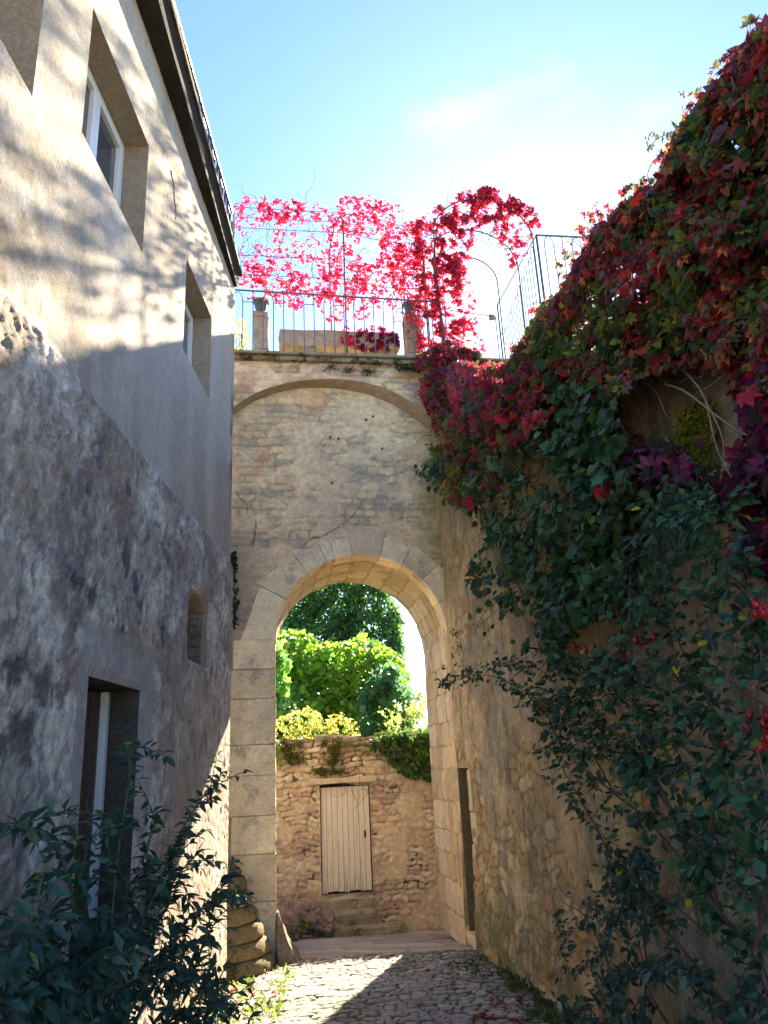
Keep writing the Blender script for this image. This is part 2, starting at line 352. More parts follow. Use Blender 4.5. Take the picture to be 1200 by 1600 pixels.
# ------------------------------------------------------------------ leaves
def tmpl_ovate(w=0.30, fold=0.10, droop=0.10):
    V = np.array([(0, 0, 0), (-w, .38, fold), (w, .38, fold), (0, .45, -.01), (-w*.62, .72, fold*.5-droop*.5), (w*.62, .72, fold*.5-droop*.5), (0, 1, -droop)], float)
    F = [(0, 3, 1), (0, 2, 3), (1, 3, 4), (3, 2, 5), (4, 3, 6), (3, 5, 6)]; return V, np.array(F)
def tmpl_palmate():
    V = []; F = []
    for a, L in ((-78, .68), (-40, .9), (0, 1.0), (40, .9), (78, .68)):
        a = R_(a); b = len(V); ax = np.array([math.sin(a), math.cos(a)]); pr = np.array([ax[1], -ax[0]])
        for (s, t, z) in ((0, .06, 0), (-.24, .60, .07), (0, 1, -.12), (.24, .60, .07)):
            q = ax*t*L + pr*s*L; V.append((q[0], q[1], z*L - .05*abs(math.sin(a))))
        F += [(b, b+2, b+1), (b, b+3, b+2)]
    return np.array(V), np.array(F)
def tmpl_lobed(k=5):
    V = [(0, .42, -.03)]; out = [(0, 0), (-.28, -.06), (-.42, .2), (-.34, .4), (-.44, .62), (-.2, .72), (0, 1.0), (.2, .72), (.44, .62), (.34, .4), (.42, .2), (.28, -.06)]
    V += [(x, y, .06*abs(x)*2-.05*y) for x, y in out]; n = len(out)
    F = [(0, 1+(i+1) % n, 1+i) for i in range(n)]; return np.array(V, float), np.array(F)
def tmpl_round():
    V = [(0, .5, -.02)]; out = [(.45*math.sin(t)*(1 if abs(math.cos(t)) < .9 else .8), .5-.5*math.cos(t)) for t in np.linspace(0, 2*math.pi, 9)[:-1]]
    V += [(x, y, .05*abs(x)) for x, y in out]; n = len(out); F = [(0, 1+(i+1) % n, 1+i) for i in range(n)]; return np.array(V, float), np.array(F)
TO, TP, TL, TR = tmpl_ovate(), tmpl_palmate(), tmpl_lobed(), tmpl_round()
TN = tmpl_ovate(0.17, 0.08, 0.15)
def unit(v): return v/(np.linalg.norm(v, axis=-1, keepdims=True)+1e-9)
def leaf_mesh(name, P, N, T, size, tmpl, col, mat, parent=None, extra=None):
    V0, F0 = tmpl; n = len(P); m = len(V0)
    N = unit(N); T = unit(T-(T*N).sum(-1, keepdims=True)*N); B = np.cross(T, N)
    size = np.broadcast_to(size, (n,))[:, None, None]
    V = P[:, None, :] + size*(V0[None, :, 0:1]*B[:, None, :] + V0[None, :, 1:2]*T[:, None, :] + V0[None, :, 2:3]*N[:, None, :])
    F = (F0[None] + (np.arange(n)*m)[:, None, None]).reshape(-1, 3)
    c = np.repeat(col, m, axis=0)
    me = np_mesh(name, V.reshape(-1, 3), F, c, smooth=False)
    return link(name, me, mat, parent)
def inpoly(x, y, poly):
    poly = np.asarray(poly, float); c = np.zeros(len(x), bool); j = len(poly)-1
    for i in range(len(poly)):
        xi, yi = poly[i]; xj, yj = poly[j]
        c ^= ((yi > y) != (yj > y)) & (x < (xj-xi)*(y-yi)/(yj-yi+1e-12)+xi); j = i
    return c
def sample_poly(poly, n, clump=0.0, spread=12, fn=None):
    poly = np.asarray(poly, float); lo = poly.min(0); hi = poly.max(0); out = np.zeros((0, 2))
    while len(out) < n:
        q = lo + rng.random((n*3, 2))*(hi-lo); q = q[inpoly(q[:, 0], q[:, 1], poly)]
        if clump: k = fbm(q[:, 0]/spread, q[:, 1]/spread, 77, 3); q = q[rng.random(len(q)) < np.clip((k-0.5)*clump*3+0.5, 0.02, 1)]
        if fn is not None: q = q[rng.random(len(q)) < fn(q[:, 0], q[:, 1])]
        out = np.vstack([out, q])
    return out[:n]
def pick(n, cols, wts, jit=0.15):
    k = rng.choice(len(cols), n, p=np.array(wts)/sum(wts)); c = np.array(cols)[k]; return np.clip(c*(1+jit*rng.standard_normal((n, 1))), 0.002, 1)
def rays(px, py): return CR*(px[:, None]-600) + CU*(800-py[:, None]) + CF*FOC
def hits(px, py, p0, n, off):
    """points where the pixel rays cross a wall plane moved off metres towards the street"""
    d = rays(px, py); t = (((np.asarray(p0)-CAM)@n) + off)/(d@n); return CAM + d*t[:, None]
def rnd_unit(n): return unit(rng.standard_normal((n, 3)))

# ================================================================== GROUND
def zstreet(y): return np.where(y < 10.0, zg(y), zg(10.0)-0.13*(y-10.0))
me = np_mesh('ground', [(-300, -100, -0.7), (300, -100, -0.7), (300, 500, -0.7), (-300, 500, -0.7)], [(0, 1, 2, 3)])
M['grass_ground'] = stone_mat('garden_grass', color=(0.07, 0.10, 0.03), n1=(3, 0.3), n2=(0.6, 0.3), bump=0.02, bscale=10)
struct(link('ground', me, M['grass_ground']))
def ground_grid(name, x0, x1, y0, y1, res, hf, cf, mat):
    X, Y = np.meshgrid(np.arange(x0, x1+res, res), np.arange(y0, y1+res*0.5, res)); h = hf(X, Y); Z = zstreet(Y)+h
    ny, nx = X.shape; idx = np.arange(ny*nx).reshape(ny, nx)
    F = np.stack([idx[:-1, :-1], idx[:-1, 1:], idx[1:, 1:], idx[1:, :-1]], -1).reshape(-1, 4)
    V = np.stack([X, Y, Z], -1).reshape(-1, 3)
    return link(name, np_mesh(name, V, F, cf(X, Y, h).reshape(-1, 3), smooth=True), mat)
_cob = {}
def cob_h(X, Y):
    # courses run across the lane, slightly oblique; a drain line of lengthwise stones splits the lane
    U = X*0.985+Y*0.17; Wy = -X*0.17+Y*0.985
    e, a, b = masonry(U, Wy, 0.074, 0.13, 0.75, 0.75, 11)
    _cob['e'] = e; _cob['a'] = a; _cob['b'] = b
    top = sstep(0.003, 0.014, e)
    crown = 0.03*np.cos(np.clip((X-0.1)/1.7, -1, 1)*1.5)
    return 0.015*top + 0.012*(a-0.5)*top + 0.020*(fbm(X*20, Y*20, 4, 4)-0.5)*top + crown + 0.02*(fbm(X*1.5, Y*1.5, 2)-0.5) - 0.03
def cob_c(X, Y, h):
    e, a, b = _cob['e'], _cob['a'], _cob['b']
    c = pal(a, [(0.44, 0.39, 0.32), (0.35, 0.315, 0.26), (0.50, 0.44, 0.35), (0.38, 0.35, 0.30), (0.29, 0.265, 0.23)])*(0.85+0.3*fbm(X*30, Y*30, 8))[..., None]
    j = 1-sstep(0.004, 0.015, e); c = mixc(c, (0.035, 0.03, 0.02), j*0.95)
    mossy = sstep(0.5, 0.62, fbm(X*2.2, Y*2.2, 21, 4))*(1-sstep(0.0, 0.03, e)*0.75)
    c = mixc(c, (0.06, 0.085, 0.02), mossy*0.8)
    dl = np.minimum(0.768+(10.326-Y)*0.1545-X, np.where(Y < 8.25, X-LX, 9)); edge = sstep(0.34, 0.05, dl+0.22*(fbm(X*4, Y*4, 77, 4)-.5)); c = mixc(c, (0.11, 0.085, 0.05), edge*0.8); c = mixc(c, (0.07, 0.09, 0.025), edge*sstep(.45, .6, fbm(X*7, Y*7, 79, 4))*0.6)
    sand = sstep(0.52, 0.7, fbm(X*3+9, Y*3, 31, 4)); c = mixc(c, (0.34, 0.30, 0.24), sand*0.35)
    return c
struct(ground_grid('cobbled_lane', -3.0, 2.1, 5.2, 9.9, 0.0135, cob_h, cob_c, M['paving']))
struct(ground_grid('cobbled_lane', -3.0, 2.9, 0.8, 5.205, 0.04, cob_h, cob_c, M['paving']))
M['bounce_gravel'] = stone_mat('pale_bounce_gravel', color=(0.42, 0.38, 0.31), n1=(40, 0.3), n2=(2, 0.15), bump=0.01, bscale=90)
me = np_mesh('bounce_ground', [(-30, -45, 0.44), (25, -45, 0.44), (25, 0.83, 0.44), (-30, 0.83, 0.44), (-30, -45, -0.7), (25, -45, -0.7), (25, 0.83, -0.7), (-30, 0.83, -0.7)], [(0, 1, 2, 3), (3, 2, 6, 7), (0, 4, 5, 1), (1, 5, 6, 2), (0, 3, 7, 4)])  # unseen pale ground added behind the camera to bounce sunlight into the lane
struct(link('bounce_ground', me, M['bounce_gravel']))
def pav_h(X, Y):
    U = X*dR[1]-Y*dR[0]; Wy = X*0.35+Y*0.94
    e, a, b = masonry(U*1.0, Wy, 0.42, 1.3, 0.4, 0.1, 51); _cob['e'] = e; _cob['a'] = a
    return 0.006*sstep(0, 0.012, e)+0.006*(fbm(X*6, Y*6, 3)-0.5)-0.006+0.004
def pav_c(X, Y, h):
    c = pal(_cob['a'], [(0.42, 0.37, 0.31), (0.36, 0.32, 0.27), (0.46, 0.41, 0.34), (0.38, 0.33, 0.28)])
    c = mixc(c, (0.13, 0.11, 0.09), (1-sstep(0.002, 0.018, _cob['e']))*0.8)
    c = mixc(c, (0.26, 0.17, 0.13), sstep(0.45, 0.7, fbm(X*1.6, Y*2.2, 66))*0.5)
    return c
struct(ground_grid('paved_passage', -6.0, 6.0, 9.86, 14.9, 0.03, pav_h, pav_c, M['paving']))
# raised garden behind the right wall
gb = MB(); gb.hexa([RP(-8.9, -0.38, -0.6), RP(-0.1, -0.38, -0.6), RP(-0.1, -6, -0.6), RP(-8.9, -6, -0.6), RP(-8.9, -0.38, 4.1), RP(-0.1, -0.38, 4.6), RP(-0.1, -6, 4.6), RP(-8.9, -6, 4.1)])
struct(gb.build('garden_bank', M['soil']))

# ================================================================== LEFT HOUSE
house = thing('rendered_house', 'tall house with cream rough-cast render above grey stained masonry, left side of the lane', 'house', (LX-1, 5, 0.2))
HOLES = [(1.95, 3.09, 5.45, 6.95, 0.30), (3.68, 4.85, 5.80, 6.80, 0.24), (6.02, 7.03, 5.67, 6.62, 0.24), (6.42, 7.17, 3.0, 3.62, 0.28), (4.39, 5.30, 1.10, 2.64, 0.22, (0.10, 0.085, 0.075))]
BAND = 4.25
darks = [(150, 732, 0.07, 0.07), (95, 748, 0.06, 0.05), (190, 880, 0.10, 0.13), (205, 915, 0.09, 0.10), (110, 905, 0.10, 0.08), (140, 930, 0.10, 0.07), (130, 765, .03, .06), (165, 800, .05, .10), (240, 820, .06, .06), (195, 765, .05, .07), (250, 990, .08, .14), (185, 985, .06, .05), (215, 945, .05, .05), (258, 870, .05, .08), (20, 1150, .22, .16), (70, 1080, .2, .12), (15, 1050, .2, .1), (300, 1190, .08, .07)]
darks = [(on_left(x, y)[1], on_left(x, y)[2], a, b) for x, y, a, b in darks]
def low_mask(S, Z): return 1-sstep(-0.03, 0.03, Z-BAND-0.10*(fbm(S*2, Z*2, 3, 4)-0.5)-0.03*(fbm(S*14, Z*14, 5)-0.5))
def lh(S, Z):
    lm = low_mask(S, Z)
    up = 0.007*(fbm(S*30, Z*30, 9, 3)-0.5) + 0.02*(fbm(S*0.9, Z*0.9, 4, 3)-0.5)
    f1 = fbm(S*7, Z*7, 31, 5, 0.6); f2 = fbm(S*28, Z*28, 37, 3)
    pits = sstep(0.60, 0.70, fbm(S*16+3, Z*8, 41, 5, .6))
    lo = 0.030 + 0.014*(f1-0.5) + 0.034*(f2-0.5) - 0.006*pits
    zone = sstep(5.6, 6.4, S)*sstep(3.2, 2.4, Z)   # smoother brushed mortar near the street corner
    lo = lo*(1-0.4*zone)
    for (a, b, ra, rb) in darks: lo = lo-0.006*np.exp(-(((S-a)/ra)**2+((Z-b)/rb)**2))
    surround = sstep(4.1, 4.3, S)*sstep(5.65, 5.45, S)*sstep(3.0, 2.85, Z)
    lo = lo*(1-0.6*surround)
    return up*(1-lm)+lo*lm
def lc(S, Z, h):
    lm = low_mask(S, Z)
    c = mixc(np.array((0.60, 0.535, 0.44))[None, None]*np.ones(S.shape+(3,)), (0.49, 0.42, 0.33), sstep(0.4, 0.7, fbm(S*1.3, Z*0.8, 12, 4)))
    c = mixc(c, (0.68, 0.64, 0.57), sstep(0.5, 0.75, fbm(S*2.5+4, Z*0.5, 14, 3))*0.6)
    streak = sstep(0.55, 0.75, fbm(S*9, Z*0.6, 15, 3))*sstep(4.5, 7.7, Z); c = mixc(c, (0.38, 0.34, 0.29), streak*0.4)
    w = sstep(3.8, 3.0, S)*0+sstep(5.2, 2.8, S)*sstep(6.0, 4.9, Z); c = mixc(c, (0.34, 0.29, 0.22), w*sstep(0.35, 0.6, fbm(S*6, Z*6, 44, 4)))
    g = fbm(S*3, Z*3, 61, 5, 0.6)
    low = mixc(np.ones(S.shape+(3,))*np.array((0.52, 0.47, 0.41)), (0.82, 0.75, 0.66), sstep(0.42, 0.58, g))*(0.55+0.9*fbm(S*26, Z*15, 62, 3, .7))[..., None]
    low = mixc(low, (0.20, 0.19, 0.20), sstep(0.53, 0.62, fbm(S*6+7, Z*5, 63, 6, 0.75))*0.6)
    low = mixc(low, (0.40, 0.30, 0.20), sstep(0.52, 0.7, fbm(S*1.7, Z*1.7+3, 65, 4))*0.5)
    low = mixc(low, (0.34, 0.20, 0.17), sstep(0.62, 0.72, fbm(S*2.7+2, Z*3.7+3, 67, 4))*0.5)
    dk = np.zeros(S.shape)
    for (a, b, ra, rb) in darks: dk = np.maximum(dk, np.exp(-(((S-a)/ra)**2+((Z-b)/rb)**2)*0.9))
    dk = sstep(0.34, 0.75, dk*0.8+1.7*(fbm(S*14, Z*9, 71, 5, .75)-0.5)); low = mixc(low, (0.07, 0.07, 0.075), dk*0.8)
    pits = sstep(0.6, 0.68, fbm(S*16+3, Z*8, 41, 5, .6)); low = mixc(low, (0.20, 0.17, 0.15), pits*0.5)
    sm = sstep(5.6, 6.4, S)*sstep(3.4, 2.4, Z); low = mixc(low, (0.56, 0.46, 0.36), sm*0.55*(1-pits))
    yel = sstep(1.9, 1.0, Z)*sstep(5.0, 4.0, S); low = mixc(low, (0.24, 0.20, 0.12), yel*sstep(0.4, 0.6, fbm(S*3, Z*5, 81)))
    sr = sstep(4.18, 4.24, S+0.04*(vn(S*6, Z*6, 2)-.5))*sstep(5.60, 5.52, S+0.06*(vn(S*5, Z*5, 3)-.5))*sstep(2.98, 2.92, Z+.05*(vn(S*7, Z*5, 4)-.5))*sstep(1.6, 1.8, Z); low = mixc(low, (0.47, 0.45, 0.44), sr*0.7)
    c = mixc(c, low, lm)
    r = sstep(7.98, 8.08, S)*sstep(4.9, 5.2, Z)*sstep(6.6, 6.1, Z)*sstep(0.45, 0.55, fbm(S*20, Z*6, 91)); c = mixc(c, (0.26, 0.08, 0.07), r*0.8)
    e = 1-sstep(0, 0.006, np.abs(S-5.9-0.05*np.sin(Z*9)-0.03*fbm(S*0, Z*6, 5)))*1.0
    return c
wall_grid('wall', np.array([LX, 0, 0]), np.array([0, 1., 0]), np.array([1., 0, 0]), 1.8, 8.19, 0.0, 7.74, 0.019, lh, lc, M['plaster'], house, HOLES, reveal_col=(0.40, 0.33, 0.25))
b = MB(); b.box((LX-4.3, 1.2, 0), (4.29, 0, 0), (0, 0.3, 0), (0, 0, 7.74)).box((LX-4.3, 7.89, 0), (4.28, 0, 0), (0, 0.295, 0), (0, 0, 7.74)).box((LX-4.3, 1.5, 0), (0.3, 0, 0), (0, 6.39, 0), (0, 0, 7.74)).box((LX-0.35, 1.5, 0), (0.33, 0, 0), (0, 0.3, 0), (0, 0, 7.74))
b.build('side_wall', M['reveal'], house)
def cor(y): return 0.20-0.12*(y-4.4)/3.5
b = MB()
for (y0, y1) in ((1.2, 4.0), (4.0, 5.6), (5.6, 7.0), (7.0, 8.12)):
    b.hexa([(LX-0.3, y0, 7.742), (LX+cor(y0)-.03, y0, 7.742), (LX+cor(y1)-.03, y1, 7.742), (LX-0.3, y1, 7.742), (LX-0.3, y0, 7.90), (LX+cor(y0), y0, 7.90), (LX+cor(y1), y1, 7.90), (LX-0.3, y1, 7.90)])
b.build('cornice', M['cornice'], house, sub=3, rough=0.008)
b = MB(); b.hexa([(LX-4.3, 1.2, 7.902), (LX+cor(1.2)+.03, 1.2, 7.902), (LX+cor(8.14)+.03, 8.14, 7.902), (LX-4.3, 8.14, 7.902), (LX-4.3, 1.2, 7.96), (LX+cor(1.2)+.03, 1.2, 7.96), (LX+cor(8.14)+.03, 8.14, 7.96), (LX-4.3, 8.14, 7.96)])
b.build('roof', M['roof_edge'], house)
# windows at the back of the reveals
def window(a, bb, c, e, dp, two=True, name='window'):
    x = LX-dp+0.0; t = 0.06; f = MB()
    f.box((x, a+.002, c+.002), (0.05, 0, 0), (0, bb-a-.004, 0), (0, 0, t)).box((x, a+.002, e-t-.002), (0.05, 0, 0), (0, bb-a-.004, 0), (0, 0, t))
    f.box((x, a+.002, c+t), (0.05, 0, 0), (0, t, 0), (0, 0, e-c-2*t)).box((x, bb-t-.002, c+t), (0.05, 0, 0), (0, t, 0), (0, 0, e-c-2*t))
    fr = f.build('window', M['pvc'], house, bevel=0.006)
    m = (a+bb)/2
    for (p, q) in ((a+t, m-.004), (m+.004, bb-t)):
        s = MB(); s.box((x+.012, p, c+t), (0.05, 0, 0), (0, .055, 0), (0, 0, e-c-2*t)).box((x+.012, q-.055, c+t), (0.05, 0, 0), (0, .055, 0), (0, 0, e-c-2*t))
        s.box((x+.0125, p+.055, c+t), (0.049, 0, 0), (0, q-p-.11, 0), (0, 0, .055)).box((x+.0125, p+.055, e-t-.055), (0.049, 0, 0), (0, q-p-.11, 0), (0, 0, .055))
        so_ = s.build('sash', M['pvc'], fr, bevel=0.004)
        g = MB(); g.box((x+.02, p+.05, c+t+.05), (0.008, 0, 0), (0, q-p-.10, 0), (0, 0, e-c-2*t-.10)); g.build('pane', M['glass'], fr)
    return fr
for h_ in HOLES[:3]: window(*h_[:5])
# brick lining and back of the small arched niche
b = MB(); b.box((LX-0.29, 6.40, 2.98), (0.012, 0, 0), (0, 0.79, 0), (0, 0, 0.66)); b.build('niche_back', M['rock'], house)
pts = [(LX-.27, 6.42, 3.625)] + [(LX-.27, 6.42+0.75*t, 3.50+0.115*math.sin(math.pi*t)) for t in np.linspace(0, 1, 12)] + [(LX-.27, 7.17, 3.625)]
b = MB(); b.prism(pts, (0.262, 0, 0)); b.build('niche_arch', M['reveal'], house)
b = MB()
for i in range(5): b.box((LX-.28, 7.13+0.01*(i % 2), 3.01+i*.095), (0.23, 0, 0), (0, 0.04, 0), (0, 0, .085))
b.build('niche_bricks', M['rock'], house, bevel=0.006)
# low window: dark shutters inside, white frame edge
b = MB(); b.box((LX-0.29, 4.38, 1.08), (0.05, 0, 0), (0, 0.94, 0), (0, 0, 1.58)); lw = b.build('low_window', M['dark'], house)
b = MB(); b.box((LX-0.235, 5.215, 1.1), (0.05, 0, 0), (0, 0.055, 0), (0, 0, 1.53)); b.build('frame_post', M['pvc'], lw, bevel=0.004)
b = MB(); b.box((LX-0.235, 4.97, 1.12), (0.012, 0, 0), (0, 0.07, 0), (0, 0, 1.5)).box((LX-0.235, 5.06, 1.12), (0.02, 0, 0), (0, 0.06, 0), (0, 0, 1.5)).box((LX-0.235, 5.14, 1.12), (0.012, 0, 0), (0, 0.06, 0), (0, 0, 1.5)); b.build('shutter', plain('brown_shutter', (0.10, 0.06, 0.045), 0.6), lw, bevel=0.004)
b = MB(); b.box((LX-0.02, 4.36, 1.03), (0.09, 0, 0), (0, 0.98, 0), (0, 0, 0.07)); b.build('sill', M['reveal'], house, bevel=0.01)
# crack in the render
tube_obj('render_crack', [(curve_pts([(LX+.004, 5.42, 7.08), (LX+.004, 5.53, 6.98), (LX+.004, 5.55, 6.88), (LX+.004, 5.62, 6.80), (LX+.004, 5.61, 6.72)], 14), 0.004)], M['dark'], house, 4)

# roof terrace railing
rr = thing('roof_railing', 'thin dark iron railing along the roof edge above the black cornice, top left', 'railing', (LX, 5.5, 7.96))
ra = np.array([LX+.09, 1.3, 7.96]); rb_ = np.array([LX+.01, 7.9, 7.96]); nb = 46
tube_obj('top_rail', [(np.array([ra+UP*.70, rb_+UP*.70]), 0.016)], M['iron_dark'], rr, 6)
tube_obj('bottom_rail', [(np.array([ra+UP*.06, rb_+UP*.06]), 0.010)], M['iron_dark'], rr, 4)
def bars(p0, p1, z0, z1, nb_, mat, parent, r=0.007, arch=0.12):
    p0 = np.asarray(p0); p1 = np.asarray(p1)
    for i in range(nb_):
        a = p0+(p1-p0)*i/(nb_-1); tube_obj('baluster', [(np.array([a+UP*z0, a+UP*(z1-arch)]), r)], mat, parent, 4)
    for i in range(0, nb_-1):
        a = p0+(p1-p0)*i/(nb_-1); c = p0+(p1-p0)*(i+1)/(nb_-1)
        if i % 3 == 0:
            pts = [a+(c-a)*(0.5-0.5*math.cos(t))+UP*(z1-arch+arch*math.sin(t)) for t in np.linspace(0, math.pi, 9)]
            tube_obj('arch_loop', [(np.array(pts), r)], mat, parent, 4)
        elif i % 3 == 2 or i % 3 == 1:
            if i % 3 == 1: tube_obj('cross_bar', [(np.array([a+UP*(z1-arch), c+UP*(z1-arch)]), r)], mat, parent, 4)
            else: tube_obj('baluster_tip', [(np.array([a+UP*(z1-arch), a+UP*z1]), r)], mat, parent, 4)
bars(ra, rb_, 0.0, 0.70, nb, M['iron_dark'], rr, 0.013, 0.13)

# ================================================================== ARCH WALL
UC, RA, ZS = -0.80, 1.14, 3.65     # arch centre, radius, springing
aw = thing('arched_gateway', 'tall rubble and render wall pierced by a round-arched passage, closing the end of the lane', 'gateway', EP(UC, 0, 0.05))
def eh(S, Z):
    e, a, b_ = masonry(S, Z, 0.105, 0.25, 0.8, 0.6, 101)
    pl = sstep(0.36, 0.57, fbm(S*2.6+3, Z*4.2, 103, 5, .6)); _cob['e'] = e; _cob['a'] = a; _cob['pl'] = pl
    st = (0.010*sstep(0, 0.016, e)+0.010*(a-0.5)*sstep(0, 0.02, e)+0.020*(fbm(S*12, Z*20, 105, 5, .6)-0.5))
    ph = 0.016+0.012*(fbm(S*5, Z*5, 107, 4)-0.5)+0.006*(fbm(S*30, Z*30, 108, 3)-0.5)
    h = st*(1-pl*0.85)+ph*pl*0.85 - 0.01
    # cracks
    for pts in CR1:
        for (x0, y0), (x1, y1) in zip(pts[:-1], pts[1:]):
            t = np.clip(((S-x0)*(x1-x0)+(Z-y0)*(y1-y0))/((x1-x0)**2+(y1-y0)**2+1e-9), 0, 1); d = np.hypot(S-x0-t*(x1-x0), Z-y0-t*(y1-y0)); h = h-0.012*np.exp(-(d/0.007)**2)
    return h
def uz(x, y): P = on_end(x, y); return ((P-E0)@tE, P[2])
CR1 = [[uz(*q) for q in [(575, 775), (562, 790), (556, 800), (545, 812), (535, 820), (520, 830), (505, 838), (490, 840), (478, 848), (470, 858)]],
       [uz(*q) for q in [(368, 770), (380, 782), (387, 790), (386, 802), (398, 808), (400, 825), (395, 850), (398, 865)]]]
HOLES_E = [uz(*q) for q in [(516, 683), (529, 685), (597, 701), (519, 755), (583, 651), (572, 656)]]
def ec(S, Z, h):
    e, a, pl = _cob['e'], _cob['a'], _cob['pl']
    st = pal((a*7.3) % 1, [(0.60, 0.49, 0.34), (0.48, 0.41, 0.31), (0.70, 0.57, 0.38), (0.50, 0.43, 0.33), (0.60, 0.45, 0.32), (0.42, 0.37, 0.30)])
    st = mixc(st, (0.25, 0.20, 0.155), (1-sstep(0.004, 0.022, e))*0.5)
    pc = mixc(np.ones(S.shape+(3,))*np.array((0.76, 0.61, 0.42)), (0.66, 0.51, 0.36), sstep(0.4, 0.65, fbm(S*1.3, Z*1.6, 111, 4)))
    pc = mixc(pc, (0.80, 0.68, 0.49), sstep(0.5, 0.7, fbm(S*2, Z*2+8, 113, 4))*0.7)
    c = mixc(st, pc, pl*0.85)*(0.72+0.56*fbm(S*20, Z*32, 119, 4, .7))[..., None]*np.array((1.04, 1.0, 0.90))
    c = mixc(c, (0.55, 0.28, 0.13), sstep(0.70, 0.74, fbm(S*2.3+1, Z*3, 115, 3))*0.4)
    c = mixc(c, (0.36, 0.33, 0.12), sstep(0.0, 0.5, S+0.25*fbm(S*3, Z*2, 9))*sstep(3.8, 5.2, Z)*0.45)
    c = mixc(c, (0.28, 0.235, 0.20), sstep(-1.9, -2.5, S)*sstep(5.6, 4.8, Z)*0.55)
    dk = np.zeros(S.shape)
    for (x, y) in HOLES_E: dk = np.maximum(dk, np.exp(-(((S-x)/0.026)**2+((Z-y)/0.026)**2)))
    S_, Z_ = S, Z; S = S+0.03*(fbm(S*14, Z*14, 8)-.5); Z = Z+0.06*(fbm(S*12, Z*12, 9)-.5)
    for pts in CR1:
        for (x0, y0), (x1, y1) in zip(pts[:-1], pts[1:]):
            t = np.clip(((S-x0)*(x1-x0)+(Z-y0)*(y1-y0))/((x1-x0)**2+(y1-y0)**2+1e-9), 0, 1); dk = np.maximum(dk, (0.3+0.7*fbm(S*9, Z*9, 3))*np.exp(-(np.hypot(S-x0-t*(x1-x0), Z-y0-t*(y1-y0))/0.008)**2))
    return mixc(c, (0.03, 0.022, 0.02), sstep(0.35, 0.7, dk))
def arch_hole(S, Z): return ((np.hypot(S-UC, Z-ZS) < RA+0.14) & (Z >= ZS)) | ((np.abs(S-UC) < RA+0.06) & (Z < ZS))
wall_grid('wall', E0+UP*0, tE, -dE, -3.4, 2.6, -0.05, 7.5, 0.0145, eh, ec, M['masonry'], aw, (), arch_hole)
# body of the wall above the vault and either side (behind the face)
b = MB()
pts = [EP(-4.2, .05, -.1), EP(-4.2, .05, 7.69), EP(2.6, .05, 7.69), EP(2.6, .05, -.1), EP(UC+RA+.07, .05, -.1)]
pts += [EP(UC+(RA+.15)*math.cos(t), .05, ZS+(RA+.15)*math.sin(t)) for t in np.linspace(0, math.pi, 28)]
pts += [EP(UC-RA-.07, .05, -.1)]
b.prism(pts, dE*1.62); b.build('core', M['reveal'], aw)
# spandrel with the shallow relieving arch, standing proud of the wall
ac_u, ac_z, ac_r = -1.12, 7.40-2.5, 2.5
# relief arch measured on the proud plane
def uzp(x, y): P = on_end(x, y, -0.2); return ((P-E0)@tE, P[2])
arc = [uzp(*q) for q in [(352, 648), (365, 636), (390, 619), (420, 606), (455, 597), (490, 593), (520, 592), (550, 594), (580, 600), (610, 610), (640, 626), (665, 645), (690, 668), (712, 695)]]
arc = curve_pts(arc, 40)
AU, AZ = arc[:, 0], arc[:, 1]
def sh(S, Z):
    e, a, b_ = masonry(S, Z, 0.10, 0.30, 0.6, 0.6, 201); pl = sstep(0.40, 0.52, fbm(S*2.2+13, Z*3, 203, 4)-0.25*sstep(-0.6, 0.5, S)*sstep(0.45, .55, fbm(S*3, Z*3, 7)))
    _cob['e'] = e; _cob['a'] = a; _cob['pl'] = pl
    return (0.02*sstep(0, .025, e)+0.014*(a-.5)+0.012*(fbm(S*14, Z*20, 205)-.5))*(1-pl)+(0.024+0.01*(fbm(S*6, Z*6, 207)-.5))*pl-.015
def shc(S, Z, h):
    c = ec(S, Z, h); pl = _cob['pl']
    return mixc(c, (0.50, 0.32, 0.25), sstep(0.56, 0.64, fbm(S*3, Z*4, 209))*0.6)
def below_arc(S, Z): return Z < np.interp(S, AU, AZ)
ug = np.arange(-3.4, 2.6, 0.0145)
# grid from the arc curve to the ledge
nz_ = 64; SS = np.repeat(ug[None, :], nz_, 0); T_ = np.linspace(0, 1, nz_)[:, None]
za = np.interp(ug, AU, AZ)[None, :]; za = np.where(ug[None, :] < AU[0], AZ[0]-(AU[0]-ug[None, :])*0.8, za); ZZ = za*(1-T_)+7.66*T_
hh = sh(SS, ZZ)*np.minimum(1, T_*12); cc = shc(SS, ZZ, hh)
V = E0+SS[..., None]*tE+ZZ[..., None]*UP-(0.2+hh[..., None])*dE; idx = np.arange(V.shape[0]*V.shape[1]).reshape(V.shape[:2])
F = np.stack([idx[:-1, :-1], idx[:-1, 1:], idx[1:, 1:], idx[1:, :-1]], -1).reshape(-1, 4)
# soffit of the relieving arch
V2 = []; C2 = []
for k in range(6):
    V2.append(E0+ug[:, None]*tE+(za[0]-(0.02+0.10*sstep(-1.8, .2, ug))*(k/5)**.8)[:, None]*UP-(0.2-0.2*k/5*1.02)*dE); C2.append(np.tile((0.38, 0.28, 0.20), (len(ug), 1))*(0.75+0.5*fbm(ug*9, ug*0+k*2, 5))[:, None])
n0 = V.size//3; V2 = np.array(V2); i2 = np.arange(V2.shape[0]*V2.shape[1]).reshape(V2.shape[:2])+n0
F2 = np.stack([i2[:-1, 1:], i2[:-1, :-1], i2[1:, :-1], i2[1:, 1:]], -1).reshape(-1, 4)
link('spandrel', np_mesh('spandrel', np.vstack([V.reshape(-1, 3), V2.reshape(-1, 3)]), np.vstack([F, F2]), np.vstack([cc.reshape(-1, 3), np.array(C2).reshape(-1, 3)]), smooth=True), M['masonry'], aw)
